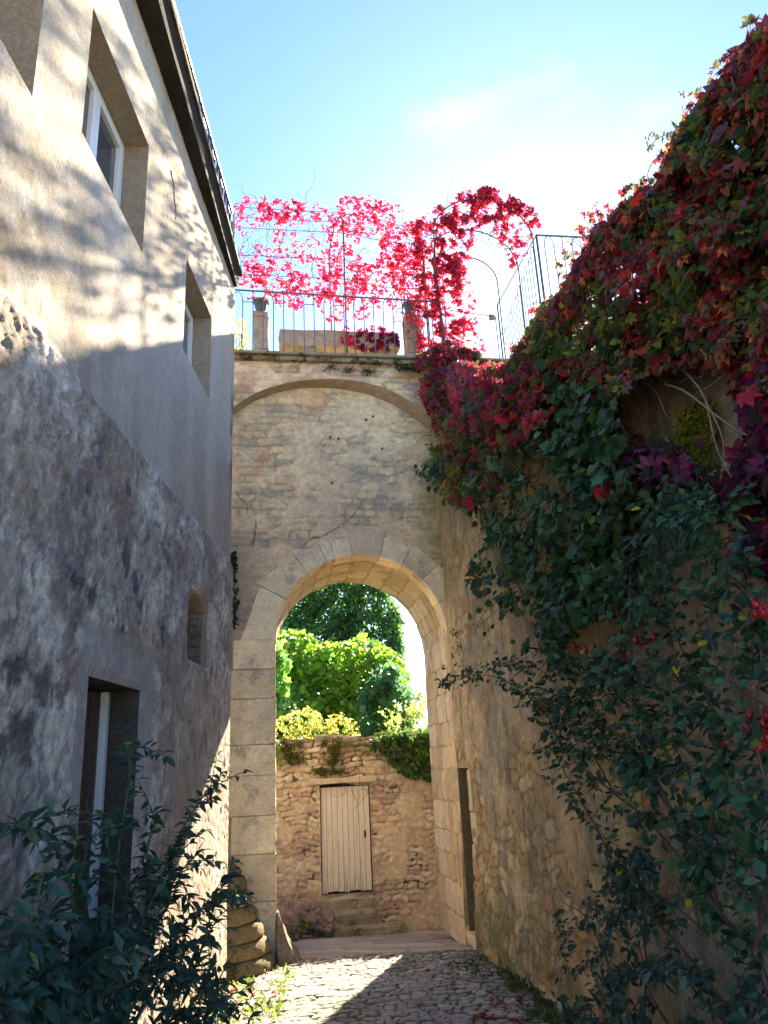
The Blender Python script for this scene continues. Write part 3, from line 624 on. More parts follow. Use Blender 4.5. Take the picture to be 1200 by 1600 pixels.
# ledge
b = MB(); b.box(EP(-4.2, -0.34, 7.665), tE*6.8, dE*2.4, UP*.040); b.build('ledge', M['old_stone'], aw, bevel=0.012, sub=0)
b = MB(); b.box(EP(-4.2, -0.28, 7.60), tE*5.2, dE*0.1, UP*.063); b.build('ledge_moulding', M['old_stone'], aw, bevel=0.01)
b = MB(); b.box(EP(-4.2, -0.21, 7.64), tE*6.8, dE*2.2, UP*.024); b.build('deck_slab', M['reveal'], aw)
# voussoirs, measured on the photo
def vouss(a0, a1, r1a, r1b, w0=-0.035, r0=RA, name='voussoir'):
    n = 5; A = np.linspace(a0, a1, n); inn = [(UC+r0*math.cos(a), ZS+r0*math.sin(a)) for a in A]
    out = [(UC+r*math.cos(a), ZS+r*math.sin(a)) for a, r in zip((a0, a1), (r1a, r1b))]
    pts = [EP(*((q[0], w0, q[1]))) for q in inn+out[::-1]]
    b_ = MB(); b_.prism(pts, dE*(0.30-w0)); return b_
VZ = []
for (a0, a1, ra_, rb2) in [(1, 24, .17, .40), (24.15, 43, .46, .40), (43.15, 60, .37, .43), (60.15, 76, .33, .36), (76.2, 95.5, .53, .50), (95.7, 107, .30, .33), (107.15, 113.5, .40, .37), (113.7, 128, .30, .42), (128.2, 151.5, .36, .55), (151.7, 179, .46, .52)]:
    ra1 = RA+ra_*.84; rb1 = RA+rb2*.84
    vouss(R_(a0), R_(a1), ra1, rb1, -0.035-0.012*random.random()).build('keystone' if a0 > 76 and a1 < 96 else 'voussoir', M['ashlar_warm'] if 76 < a0 < 77 else M['ashlar'], aw, bevel=0.012, sub=2, rough=0.006, seed=int(a0))
# left jamb stones (and their counterparts hidden on the right)
ys = [1520, 1410, 1335, 1275, 1212, 1164, 1092, 1046, 1005, 957]
zs = [on_end(395, y)[2] for y in ys] + [ZS+0.02]
zs = [-0.05]+[z for z in zs if 0.1 < z < ZS-0.08]+[ZS+0.03]
for i in range(len(zs)-1):
    e0 = 0.52+0.06*random.random()
    MB().box(EP(UC-RA-e0, -0.02-0.012*random.random(), zs[i]+.004), tE*(e0), dE*0.45, UP*(zs[i+1]-zs[i]-.008)).build('jamb_stone', M['ashlar'], aw, bevel=0.01, sub=3, rough=0.006, seed=i)
# vault lining
def lining(name, nA, path, rh, bw, seed, col_a):
    """path(t)-> (u,z, nu,nz) ; sweep through the wall thickness w 0.26..1.67"""
    Wd = np.arange(0.0, 1.685, 0.014); Tt = np.arange(0, path.L, 0.014); TT, WW = np.meshgrid(Tt, Wd)
    e, a, b_ = masonry(WW+0.13, TT, rh, bw, 0.5, 0.12, seed)
    u, z, nu, nz2 = path(TT)
    h = 0.010*sstep(0, 0.014, e)+0.016*(a-.5)*sstep(0, .01, e)+0.008*(fbm(TT*9, WW*9, seed+1, 4)-.5)
    h = h*sstep(0, 0.03, WW)-0.012
    V = E0+(u+nu*h)[..., None]*tE+(z+nz2*h)[..., None]*UP+(WW-0.03)[..., None]*dE
    c = pal((a*5.7) % 1, col_a)*(0.8+0.4*fbm(TT*5, WW*5, seed+3, 4))[..., None]; c = mixc(c, (0.24, 0.17, 0.09), (1-sstep(.002, .010, e))*0.7)
    c = mixc(c, (0.40, 0.30, 0.17), sstep(.55, .66, fbm(TT*2.2, WW*3.1, seed+4, 4))*0.7)
    idx = np.arange(TT.size).reshape(TT.shape); F = np.stack([idx[:-1, :-1], idx[:-1, 1:], idx[1:, 1:], idx[1:, :-1]], -1).reshape(-1, 4)
    return link(name, np_mesh(name, V.reshape(-1, 3), F[:, ::-1], c.reshape(-1, 3), smooth=True), M['masonry'], aw)
class PV:  # barrel vault
    L = math.pi*RA
    def __call__(s, T): a = T/RA; return UC+RA*np.cos(a), ZS+RA*np.sin(a), -np.cos(a), -np.sin(a)
class PR:  # right reveal
    L = ZS+0.135
    def __call__(s, T): return UC+RA+0*T, T-0.1, -1+0*T, 0*T
class PL_:
    L = ZS+0.135
    def __call__(s, T): return UC-RA+0*T, T-0.1, 1+0*T, 0*T
warm = [(0.60, 0.48, 0.31), (0.64, 0.52, 0.35), (0.52, 0.41, 0.26), (0.66, 0.55, 0.38), (0.56, 0.43, 0.26)]
lining('barrel_vault', 0, PV(), 0.26, 0.62, 301, warm)
lining('reveal_right', 0, PR(), 0.34, 0.70, 303, warm); lining('reveal_left', 0, PL_(), 0.34, 0.70, 305, warm)
for i in range(11):
    z0 = -0.05+i*0.34; MB().box(EP(UC+RA, -0.02, z0), tE*0.10, dE*0.2, UP*0.333).build('jamb_stone', M['ashlar_warm'], aw, bevel=0.008, sub=1, rough=0.004, seed=i+40)

# ================================================================== RIGHT WALL
rw = thing('garden_wall', 'high ochre rubble wall with patchy old render, overgrown, right side of the lane', 'wall', RP(-4, 0, 0.2))
def rtop(v): return 4.75+0.95*sstep(-4.6, -2.2, v)+0*v
def rh(S, Z):
    e, a, b_ = masonry(S, Z, 0.17, 0.25, 0.8, 1.2, 401); pl = sstep(0.44, 0.58, fbm(S*1.1+5, Z*1.1, 403, 4)+0.10*sstep(1.8, 2.6, Z)+0.12*sstep(-3.0, -4.5, S))
    _cob['e'] = e; _cob['a'] = a; _cob['pl'] = pl
    st = 0.014*sstep(0, .03, e)+0.014*(a-.5)*sstep(0, .03, e)+0.03*(fbm(S*11, Z*14, 405, 5,.6)-.5)
    ph = 0.028+0.022*(fbm(S*3, Z*2.5, 407, 4)-.5)+0.012*(fbm(S*22, Z*14, 408, 3)-.5)
    return st*(1-pl)+ph*pl-0.02+0.05*sstep(3.36, 3.3, Z)*sstep(-3.6, -4.6, S)+0.06*sstep(2.2, 0.0, Z)-0.05*sstep(3.3, 3.4, Z)*0
def rc(S, Z, h):
    e, a, pl = _cob['e'], _cob['a'], _cob['pl']
    st = pal((a*9.1) % 1, [(0.52, 0.39, 0.19), (0.44, 0.33, 0.17), (0.60, 0.47, 0.25), (0.48, 0.30, 0.15), (0.38, 0.30, 0.18), (0.52, 0.42, 0.27)])
    st = mixc(st, (0.19, 0.15, 0.09), (1-sstep(.004, .025, e))*0.7)
    pc = mixc(np.ones(S.shape+(3,))*np.array((0.58, 0.44, 0.25)), (0.38, 0.31, 0.21), sstep(0.4, 0.6, fbm(S*1.6, Z*1.2, 411, 4)))
    pc = mixc(pc, (0.42, 0.36, 0.28), sstep(0.5, 0.68, fbm(S*3, Z*2.0, 413, 5))*0.8)
    c = mixc(st, pc, pl)*(0.68+0.64*fbm(S*16, Z*20, 431, 5, .7))[..., None]
    c = mixc(c, (0.19, 0.155, 0.11), sstep(.54, .68, fbm(S*6, Z*2.5, 415, 5, .65))*0.6)
    c = mixc(c, (0.13, 0.14, 0.04), sstep(0.7, 0.0, Z-0.3)*sstep(.4, .6, fbm(S*3, Z*3, 417, 4))*0.7)
    c = mixc(c, (0.20, 0.18, 0.10), sstep(3.3, 4.2, Z)*sstep(.45, .6, fbm(S*2, Z*2, 419, 4))*0.6)
    rim = sstep(-0.22, -0.05, S)*sstep(2.4, 4.5, Z); c = mixc(c, (0.42, 0.38, 0.14), rim*0.6)
    return c
wall_grid('wall', R0, dR, nR, -8.9, 0.0, 0.0, 7.2, 0.020, rh, rc, M['rough_render'], rw, [(-0.57, -0.03, -0.4, 2.51, 0.30, (0.20, 0.145, 0.085))], ztop=lambda s: rtop(s))
b = MB()
vs = [-8.9, -8, -6.5, -5.2, -4.6, -4, -3.4, -2.8, -2.2, -1.3, -.9, -.62]
for v0, v1 in zip(vs[:-1], vs[1:]):
    b.hexa([RP(v0, -.03, 0), RP(v1, -.03, 0), RP(v1, -.38, 0), RP(v0, -.38, 0), RP(v0, -.03, rtop(v0)-.02), RP(v1, -.03, rtop(v1)-.02), RP(v1, -.38, rtop(v1)-.02), RP(v0, -.38, rtop(v0)-.02)])
b.build('core', M['old_stone'], rw)
MB().box(RP(-0.62, -0.32, 0.0), dR*0.62, -nR*0.06, UP*2.1).build('niche_back', M['old_stone'], rw)
MB().box(RP(-0.5, -0.40, 1.995), dR*0.46, nR*0.36, UP*2.6).build('niche_lintel', M['reveal'], rw)
for i, (z0, z1) in enumerate([(0.05, .42), (.43, .80), (.81, 1.15), (1.16, 1.5), (1.51, 1.97)]):   # dressed stones beside the slot
    MB().box(RP(-0.57-(0.16+.09*(i % 2)), 0.012+.006*(i % 3), z0), dR*(0.155+.09*(i % 2)), -nR*0.20, UP*(z1-z0-.006)).build('slot_stone', M['ashlar_warm'], rw, bevel=0.01, sub=1, rough=0.006, seed=i+60)
MB().box(RP(-0.565, -0.30, 0.02), dR*0.53, nR*0.34, UP*.12).build('slot_sill', M['ashlar_warm'], rw, bevel=0.015, sub=1, rough=.006)
v = -8.8; i = 0
while v < -4.9:
    L_ = 0.35+0.3*random.random(); MB().box(RP(v, -0.02, 3.345+0.01*random.random()), dR*(L_-.012), nR*(0.13+.03*random.random()), UP*0.075).build('coping_stone', M['old_stone'], rw, bevel=0.012, sub=2, rough=0.012, seed=i); v += L_; i += 1
# ================================================================== FAR WALL
fw = thing('rubble_wall', 'low ochre rubble wall with a walled-up look beyond the arch, carrying the cream door', 'wall', EP(-0.5, 3.6, -0.45))
fw['label'] = 'low ochre rubble garden wall seen through the archway around the cream door'
ZF = 2.56
def ftop(s): return ZF+0.05*(s*0)+0.10*(vn(s*2.2, s*0, 5)-.5)
def fh(S, Z):
    e, a, b_ = masonry(S, Z, 0.095, 0.20, 0.8, 1.0, 501); pl = sstep(0.50, 0.66, fbm(S*2.4+9, Z*2.4, 503, 5, .65)+0.06*sstep(-.3, .1, S))
    _cob['e'] = e; _cob['a'] = a; _cob['pl'] = pl
    top = sstep(1.9, 2.2, Z)
    return (0.012*sstep(0, .02, e)*(1+2*top)+0.014*(a-.5)*(1+2*top)+0.03*(fbm(S*12, Z*18, 505, 5,.6)-.5))*(1-pl)+(0.022+.03*(fbm(S*8, Z*10, 507, 5, .65)-.5))*pl-0.03
def fc(S, Z, h):
    e, a, pl = _cob['e'], _cob['a'], _cob['pl']
    st = pal((a*8.3) % 1, [(0.60, 0.46, 0.28), (0.66, 0.53, 0.35), (0.56, 0.38, 0.26), (0.54, 0.42, 0.27), (0.70, 0.58, 0.41), (0.50, 0.33, 0.24)])
    st = mixc(st, (0.17, 0.12, 0.08), (1-sstep(.002, .022, e))*0.6)
    pc = mixc(np.ones(S.shape+(3,))*np.array((0.64, 0.50, 0.31)), (0.50, 0.37, 0.23), sstep(.4, .65, fbm(S*2, Z*2, 511, 4)))
    c = mixc(st, pc, pl*.85)*(0.7+0.6*fbm(S*18, Z*26, 519, 4, .7))[..., None]; c = mixc(c, (0.12, 0.12, 0.03), sstep(1.95, 2.5, Z)*sstep(.46, .58, fbm(S*2.5, Z*3.5, 515, 4))*0.85)
    return c
DU0, DU1, DZ0, DZ1 = -1.17, -0.33, 0.11, 1.78
wall_grid('wall', E0+dE*3.6, tE, -dE, -4.6, 5.0, -0.7, ZF, 0.018, fh, fc, M['masonry'], fw, [(DU0, DU1, DZ0, DZ1, 0.10)], ztop=ftop, reveal_col=(0.34, 0.26, 0.16))
b = MB()
for (a0, a1, c0, c1) in ((-4.6, DU0-.005, -.7, ZF-.08), (DU1+.005, 5.0, -.7, ZF-.08), (DU0-.005, DU1+.005, DZ1+.02, ZF-.08), (DU0-.005, DU1+.005, -.7, DZ0-.01)): b.box(EP(a0, 3.63, c0), tE*(a1-a0), dE*.42, UP*(c1-c0))
b.build('core', M['soil'], fw)
u = -4.5; i = 0
while u < 4.8:   # rough top course
    L_ = 0.2+.3*random.random(); MB().box(EP(u, 3.54+.05*random.random(), ZF-.12+.04*random.random()), tE*(L_-.02), dE*.45, UP*(.07+.05*random.random())).build('top_stone', M['old_stone'], fw, bevel=0.02, sub=1, rough=0.02, seed=i); u += L_; i += 1
MB().box(EP(-1.34, 3.52, 1.80), tE*1.12, dE*.25, UP*.09).build('lintel', M['ashlar_warm'], fw, bevel=0.008, sub=3, rough=.006)
door = thing('plank_door', 'weathered cream vertical-plank door above two stone steps, seen through the archway', 'door', EP((DU0+DU1)/2, 3.66, DZ0))
nb_ = 9; wd = (DU1-DU0-.03)/nb_
for i in range(nb_):
    z0 = DZ0+.012+0.03*abs(math.sin(i*2.3)); MB().box(EP(DU0+.015+i*wd+.002, 3.645+.002*(i % 2), z0), tE*(wd-.005), dE*.022, UP*(DZ1-.04-z0)).build('plank', M['door'], door, bevel=0.004)
MB().box(EP(DU0-.04, 3.69, DZ0-.06), tE*(DU1-DU0+.08), dE*.03, UP*(DZ1-DZ0+.12)).build('backing', M['dark'], door)
MB().box(EP(DU1-.12, 3.636, .93), tE*.035, dE*.008, UP*.11).build('lock_plate', M['rusty_iron'], door, bevel=.002)
ko = np.array(EP(DU1-.10, 3.63, 0.98)); tube_obj('door_knob', [(np.array([ko, ko-dE*-.02]), 0.018)], M['rusty_iron'], door, 6)
for i, (w0, w1, z0, z1, a0, a1) in enumerate([(3.28, 3.62, -0.46, -0.10, -1.22, -.40), (2.98, 3.60, -.6, -.27, -1.05, -0.05)]):
    pass
st_ = thing('door_steps', 'two worn stone steps below the cream plank door', 'steps', EP(-.8, 3.3, -.5))
MB().box(EP(-1.20, 3.44, -.6), tE*.86, dE*.16, UP*.66).build('threshold', M['old_stone'], st_, bevel=.02, sub=3, rough=.02)
MB().box(EP(-1.22, 3.16, -.6), tE*.86, dE*.28, UP*.50).build('step', M['old_stone'], st_, bevel=.02, sub=3, rough=.02, seed=3)
MB().box(EP(-1.05, 2.86, -.6), tE*1.12, dE*.30, UP*.34).build('step', M['old_stone'], st_, bevel=.025, sub=3, rough=.025, seed=5)
# rocks
def rock(name, c, r, mat, seed, label=None, group=None, sq=(1, 1, .7)):
    bm = bmesh.new(); bmesh.ops.create_icosphere(bm, subdivisions=4, radius=1)
    for v_ in bm.verts:
        q = np.array(v_.co); n = 0
        for s_, a_ in ((1.1, .5), (2.6, .45), (6, .26), (13, .10)):
            n += a_*(vn(np.array([q[0]*s_+q[2]*s_*.7+seed*3.1]), np.array([q[1]*s_-q[2]*s_*.8+seed]), seed)[0]-.5)*2
        v_.co = Vector(q*(1+n*.6))
        v_.co.x *= r*sq[0]; v_.co.y *= r*sq[1]; v_.co.z *= r*sq[2]; v_.co += Vector(list(map(float, c)))
    me_ = bpy.data.meshes.new(name); bm.to_mesh(me_); bm.free(); o = link(name, me_, mat)
    tag(o, label, 'rock', group); return o
RL = 'jagged purple-brown rock in the heap left of the door steps'
for i, (px_, py_, r) in enumerate([(448, 1418, .20), (480, 1418, .16), (437, 1440, .20), (472, 1438, .20), (503, 1432, .15), (452, 1462, .12), (497, 1453, .11)]):
    P = on_end(px_, py_, 3.2-.3*(i % 3)); rock('rock', (P[0], P[1], P[2]-.03), r, M['rock'], i+1, 'purple-brown rock %s in the heap left of the door steps' % ['at the top left, largest', 'at the top, nearest the door', 'against the arch jamb', 'in the middle', 'touching the lower step', 'lowest and smallest at the left', 'smallest at the lower right'][i], 'rocks heaped left of the door steps', (1.1, .9, .85))
# stone wedge at the foot of the jamb
P = EP(UC-RA+.02, -0.10, 0.16)
tag(MB().prism([EP(-1.93, -.35, 0.0), EP(-1.66, -.35, 0.0), EP(-1.80, -.28, .22), EP(-1.925, -.22, .52)], dE*.40).build('guard_stone', M['rock'], bevel=.025, sub=3, rough=.03), 'small reddish wedge-shaped guard stone at the foot of the left arch jamb', 'stone')
# ribbed stone cone
cone = thing('stepped_cone', 'squat cone of stacked rounded stone courses beside the left arch jamb', 'stone cone', EP(-2.50, -.45, 0.02))
nz_c = 7; cz = 0.02
cx = EP(-2.56, -.40, 0)
for i in range(nz_c):
    rr_ = 0.60-0.062*i-0.0*i; h_ = 0.155 if i < 6 else .15
    prof = [(rr_*.90, -.01), (rr_*.985, .004), (rr_*1.0, .03), (rr_*.975, .08), (rr_*.94, .12), (rr_*.905, h_-.018), (rr_*.87, h_-.004), (0.02, h_-.004)]
    if i == nz_c-1: prof = [(rr_*.85, 0), (rr_, .02), (rr_*.98, .05), (rr_*.55, .15), (rr_*.2, .25), (0.01, .27)]
    V, F = lathe(prof, 40); V = V.copy(); ang = np.arctan2(V[:, 1], V[:, 0]); n = 0.03*(vn(ang*3+i*7, V[:, 2]*12, i)-.5)+0.02*(vn(ang*9+i*3, V[:, 2]*30, i+9)-.5)
    k_ = np.where(V[:, 0:1]**2+V[:, 1:2]**2 > .01, 1+n[:, None]/0.5, 1); V[:, :2] *= k_; V[:, 2] += 0.02*np.sin(ang*1.0+2.2)+0.006*np.sin(ang*3+i)
    V += cx+UP*(cz); cz += h_
    link('course', np_mesh('course', V, F, smooth=True), M['cone'], cone)
link('core', np_mesh('core', lathe([(.52, 0), (.20, 1.05), (.01, 1.1)], 20)[0]+cx, lathe([(.52, 0), (.20, 1.05), (.01, 1.1)], 20)[1]), M['dark'], cone)

# ================================================================== TERRACE
DZ = 7.71
def paxis(u, w): return EP(u, w, DZ)
tr_ = thing('terrace_railing', 'grey iron railing with arched bars standing on the mossy ledge over the archway', 'railing', EP(-1.1, .05, DZ))
a_, c_ = EP(-2.56, .05, DZ), EP(0.62, .05, DZ)
tube_obj('top_rail', [(np.array([a_+UP*1.23, c_+UP*1.17]), .013)], M['iron'], tr_)
bars(a_, c_, 0, 1.20, 22, M['iron'], tr_, .0075, .17)
tube_obj('end_post', [(np.array([a_, a_+UP*1.22]), .014)], M['iron'], tr_)
def pillar(u0, u1, w, h, label, tl):
    t = thing('planter_pillar', label, 'pillar', EP((u0+u1)/2, w, DZ)); n = 3
    hs = [0, h*.42, h*.92, h]
    for i in range(2): MB().box(EP(u0+.012*(i % 2), w, DZ+hs[i]+.003), tE*(u1-u0-.02*(i % 2)), dE*.28, UP*(hs[i+1]-hs[i]-.008)).build('block', M['terrace_stone'], t, bevel=.015, sub=2, rough=.015, seed=int(u0*50)+i)
    MB().box(EP(u0+.01, w-.0, DZ+hs[2]), tE*(u1-u0-.02), dE*.28, UP*(hs[3]-hs[2])).build('cap', M['terrace_stone'], t, bevel=.012, sub=1, rough=.008)
    uo = thing('urn_planter', tl, 'urn', EP((u0+u1)/2, w+.14, DZ+h))
    V, F = lathe([(.01, 0), (.07, 0), (.075, .02), (.035, .04), (.05, .07), (.085, .11), (.098, .16), (.092, .2), (.12, .225), (.135, .235), (.135, .25), (.11, .25), (.10, .22)], 24)
    link('bowl', np_mesh('bowl', V+EP((u0+u1)/2, w+.14, DZ+h), F, smooth=True), M['urn'], uo)
    return uo
u1_ = pillar(-2.27, -2.02, .45, 1.14, 'lichened stone pillar under the left urn, behind the terrace railing', 'dark blue-green urn on the left terrace pillar')
u2_ = pillar(.12, .40, .45, 1.20, 'lichened stone pillar at the right end of the bench, beside the hanging creeper', 'dark urn on the right terrace pillar under the red creeper')
bn = thing('stone_bench', 'long lichened stone bench slab behind the terrace railing', 'bench', EP(-.95, .6, DZ))
MB().box(EP(-1.86, .45, DZ+.565), tE*1.88, dE*.42, UP*.28).build('seat', M['terrace_stone'], bn, bevel=.02, sub=4, rough=.015)
for u in (-1.52, -.36): MB().box(EP(u, .50, DZ), tE*.22, dE*.30, UP*.563).build('leg', M['terrace_stone'], bn, bevel=.015, sub=2, rough=.012)

# pergola of bent iron hoops
pg = thing('iron_trellis', 'tall iron hoop trellis with straight wires above the terrace railing, hung with red creeper', 'trellis', EP(-1, .1, DZ))
for u, zt in ((-2.56, 10.55), (-.86, 10.55), (.40, 10.2)):
    P = curve_pts([EP(u, .10, DZ), EP(u, .10, 9.2), EP(u, .10, zt-.25), EP(u-.06, .35, zt), EP(u-.10, .75, zt), EP(u-.14, 1.0, zt-.25), EP(u-.14, 1.0, 9.2), EP(u-.14, 1.0, DZ)], 60)
    tube_obj('hoop', [(P, .013)], M['rusty_iron'], pg)
for z_, w_ in ((10.5, .12), (10.62, .5), (10.1, .10), (9.6, .10), (9.25, .1)):
    P = curve_pts([EP(-2.56, w_, z_), EP(-1.6, w_, z_), EP(-.86, w_, z_), EP(-.1, w_, z_-.12), EP(.40, w_, z_-.30 if z_ > 10.3 else z_-.1)], 20)
    tube_obj('wire', [(P, .006)], M['rusty_iron'], pg, 4)
ha = thing('iron_arch', 'rounded iron walk-through arch at the right end of the terrace, thick with crimson creeper', 'garden arch', EP(1.5, .1, DZ))
def hoop(u0, u1, w, zs_, zt, r=.012):
    A = np.linspace(0, math.pi, 20); uc = (u0+u1)/2
    P = [EP(u0, w, DZ)] + [EP(uc-(u1-u0)/2*math.cos(t), w, zs_+(zt-zs_)*math.sin(t)) for t in A] + [EP(u1, w, DZ)]
    return np.array(P)
ZA = 10.28
for (u0, u1, w, zs_, zt) in ((.62, 2.30, .12, 10.2, 10.95), (.62, 2.30, .9, 10.2, 10.95), (1.0, 2.0, 1.2, 10.1, 10.6)): tube_obj('hoop', [(hoop(u0, u1, w, zs_, zt), .012)], M['iron'], ha)
for t in (.5, 1.0, 1.57, 2.1, 2.6): tube_obj('purlin', [(np.array([EP(1.46-.84*math.cos(t), .12, 10.2+.75*math.sin(t)), EP(1.46-.84*math.cos(t), .9, 10.2+.75*math.sin(t))]), .007)], M['iron'], ha, 4)
# tall railing that turns the corner beside the arch
sr = thing('corner_railing', 'tall pale iron railing turning a corner against the bright sky, right of the iron arch', 'railing', EP(2.34, .1, DZ))
c0 = EP(2.36, .1, DZ); cF = EP(2.66, 3.2, DZ); cR = EP(4.4, .1, DZ); top = 10.28-DZ
cF = on_end(777, 476, 3.2); cF = np.array([cF[0], cF[1], DZ]); zF = on_end(777, 476, 3.2)[2]
tube_obj('corner_post', [(np.array([c0, c0+UP*top]), .02)], M['iron'], sr); tube_obj('top_rail', [(np.array([c0+UP*top, cF+UP*(zF-DZ)]), .018)], M['iron'], sr); tube_obj('top_rail', [(np.array([c0+UP*top, cR+UP*(top+.03)]), .018)], M['iron'], sr)
bars(c0+dE*.2, cF, .1, top-.02, 17, M['iron'], sr, .008, .12); bars(c0+tE*.12, cR, .1, top-.01, 13, M['iron'], sr, .009, .2)
tube_obj('end_post', [(np.array([cF, cF+UP*(zF-DZ)]), .018)], M['iron'], sr)
MB().box(EP(2.1, -.05, -.5), tE*3.2, dE*4.4, UP*(DZ+.4)).build('retaining_wall', M['reveal'])
tag(bpy.data.objects['retaining_wall'], 'plain retaining wall carrying the corner railing, behind the overgrown garden wall', 'wall')
# little box on a horizontal bar
lb = thing('gate_bar', 'small pale box on the end of a thin horizontal bar under the iron arch', 'gate bar', EP(1.6, 1.5, DZ))
p0 = on_end(703, 485, 1.5); p1 = on_end(769, 494, 1.5); tube_obj('bar', [(np.array([p0, p1]), .010)], M['iron'], lb, 4)
MB().box(p1-tE*.05-UP*.06, tE*.10, dE*.05, UP*.10).build('box', M['cornice_edge'], lb, bevel=.004)
tube_obj('post', [(np.array([EP(2.0, 1.5, DZ), EP(2.0, 1.5, p1[2])]), .010)], M['iron'], lb, 4)

# ================================================================== CREEPERS AND PLANTS
def frame_orient(n, base, k=.7, down=1.0):
    N = unit(base+k*rng.standard_normal((n, 3))); T = unit(-UP*down+.75*rng.standard_normal((n, 3))); return N, T
RED = [(.42, .02, .03), (.55, .03, .05), (.30, .012, .03), (.62, .06, .03), (.16, .02, .05)]
def plane_leaves(name, poly, n, p0, nn, off, base, cols, wts, size, tmpl, mat, parent, clump=1., spread=12, k=.7, fn=None, jit=.15):
    q = sample_poly(poly, n, clump, spread, fn); o = off(q[:, 0], q[:, 1]); P = hits(q[:, 0], q[:, 1], p0, nn, o)
    N, T = frame_orient(n, base, k); s = size*np.exp(.25*rng.standard_normal(n)); c = cols(q[:, 0], q[:, 1]) if callable(cols) else pick(n, cols, wts, jit)
    return leaf_mesh(name, P, N, T, s, tmpl, c, mat, parent)
def join(objs, name):
    """merge leaf meshes of ONE plant into one part"""
    ms = [o.data for o in objs]; Vs = []; Fs = []; Cs = []; b0 = 0
    for m_ in ms:
        v = np.empty(len(m_.vertices)*3, np.float32); m_.vertices.foreach_get('co', v); f = np.empty(len(m_.loops), np.int32); m_.loops.foreach_get('vertex_index', f); c = np.empty(len(m_.vertices)*4, np.float32); m_.color_attributes['Col'].data.foreach_get('color', c)
        Vs.append(v.reshape(-1, 3)); Fs.append(f.reshape(-1, 3)+b0); Cs.append(c.reshape(-1, 4)[:, :3]); b0 += len(m_.vertices)
    mat = ms[0].materials[0]; par = objs[0].parent
    for o in objs: bpy.data.objects.remove(o)
    for m_ in ms: bpy.data.meshes.remove(m_)
    return link(name, np_mesh(name, np.vstack(Vs), np.vstack(Fs), np.vstack(Cs)), mat, par)
def vines(n, poly, p0, nn, off, L=80, r=.004, down=True):
    q = sample_poly(poly, n); out = []
    for x, y in q:
        pts = []; a = math.pi/2*(1+.6*rng.standard_normal()) if down else rng.random()*6.28; px_, py_ = x, y
        for k in range(8):
            o = np.array([off]) if not callable(off) else off(np.array([px_]), np.array([py_])); P = hits(np.array([px_]), np.array([py_]), p0, nn, np.asarray(o, float)*.8)[0]; pts.append(P)
            a += .45*rng.standard_normal(); px_ += L/8*math.cos(a); py_ += L/8*math.sin(a)
        out.append((curve_pts(pts, 16), np.linspace(r, r*.4, 16)))
    return out

# --- creeper on the terrace trellis
tc_ = thing('trellis_creeper', 'backlit pink-red creeper trailing over the trellis and the terrace railing', 'creeper', EP(-1, .1, DZ))
pinkc = [(.50, .012, .045), (.62, .02, .035), (.36, .010, .045), (.66, .06, .035), (.22, .012, .05), (.25, .07, .14)]
def off_t(x, y): return .05-.42*rng.random(len(x))
def tre(poly, n, clump=1.3, sp=9, size=.058, wts=(4, 3, 3, 2, 2, .6)): n = int(n*.95); clump *= 1.7; size *= .80; return plane_leaves('foliage', poly, n, E0+dE*.1, -dE, off_t, -dE+.3*UP, pinkc, wts, size, TP, M['leaf_trellis'], tc_, clump, sp, .8)
L_ = [tre([(366, 306), (430, 310), (515, 322), (515, 345), (440, 352), (366, 340)], 260, .8, 9), tre([(366, 315), (515, 318), (530, 470), (420, 455), (372, 445)], 560, 1.8, 14),
      tre([(382, 410), (480, 425), (600, 440), (600, 470), (470, 482), (385, 465)], 560, 1.3, 12), tre([(515, 325), (540, 305), (600, 312), (640, 325), (665, 360), (665, 470), (590, 480), (500, 460)], 1500, 1.4, 13),
      tre([(590, 330), (660, 350), (660, 470), (600, 460)], 420, 1, 12), tre([(600, 455), (655, 440), (655, 540), (615, 500)], 90, 1, 9), tre([(475, 455), (525, 455), (560, 520), (545, 525), (500, 490)], 60, 1, 9)]
for (x, y, r, n) in [(414, 318, 14, 60), (455, 325, 16, 60), (520, 495, 8, 12), (545, 530, 14, 60), (470, 540, 8, 0), (405, 430, 18, 60), (440, 350, 14, 40), (575, 350, 22, 80), (640, 400, 22, 100), (460, 390, 16, 40), (610, 420, 30, 140), (560, 480, 20, 60), (575, 330, 25, 80)]:
    if n: L_.append(tre([(x+r*math.cos(t), y+r*math.sin(t)) for t in np.linspace(0, 6.28, 9)[:-1]], n, .5))
L_.append(plane_leaves('foliage', [(545, 535), (560, 515), (600, 510), (622, 520), (622, 540), (590, 548), (560, 545)], 110, E0+dE*.42, -dE, lambda x, y: 0*x+.02, -dE, [(.16, .02, .05), (.30, .02, .06)], (1, 1), .07, TP, M['leaf_pink'], tc_, 1, 8))
join(L_, 'foliage')
vv = vines(130, [(370, 312), (520, 318), (665, 360), (665, 460), (500, 450), (375, 440)], E0+dE*.1, -dE, -.05, 70, .004)
tube_obj('tendril', vv, M['stem'], tc_, 4)

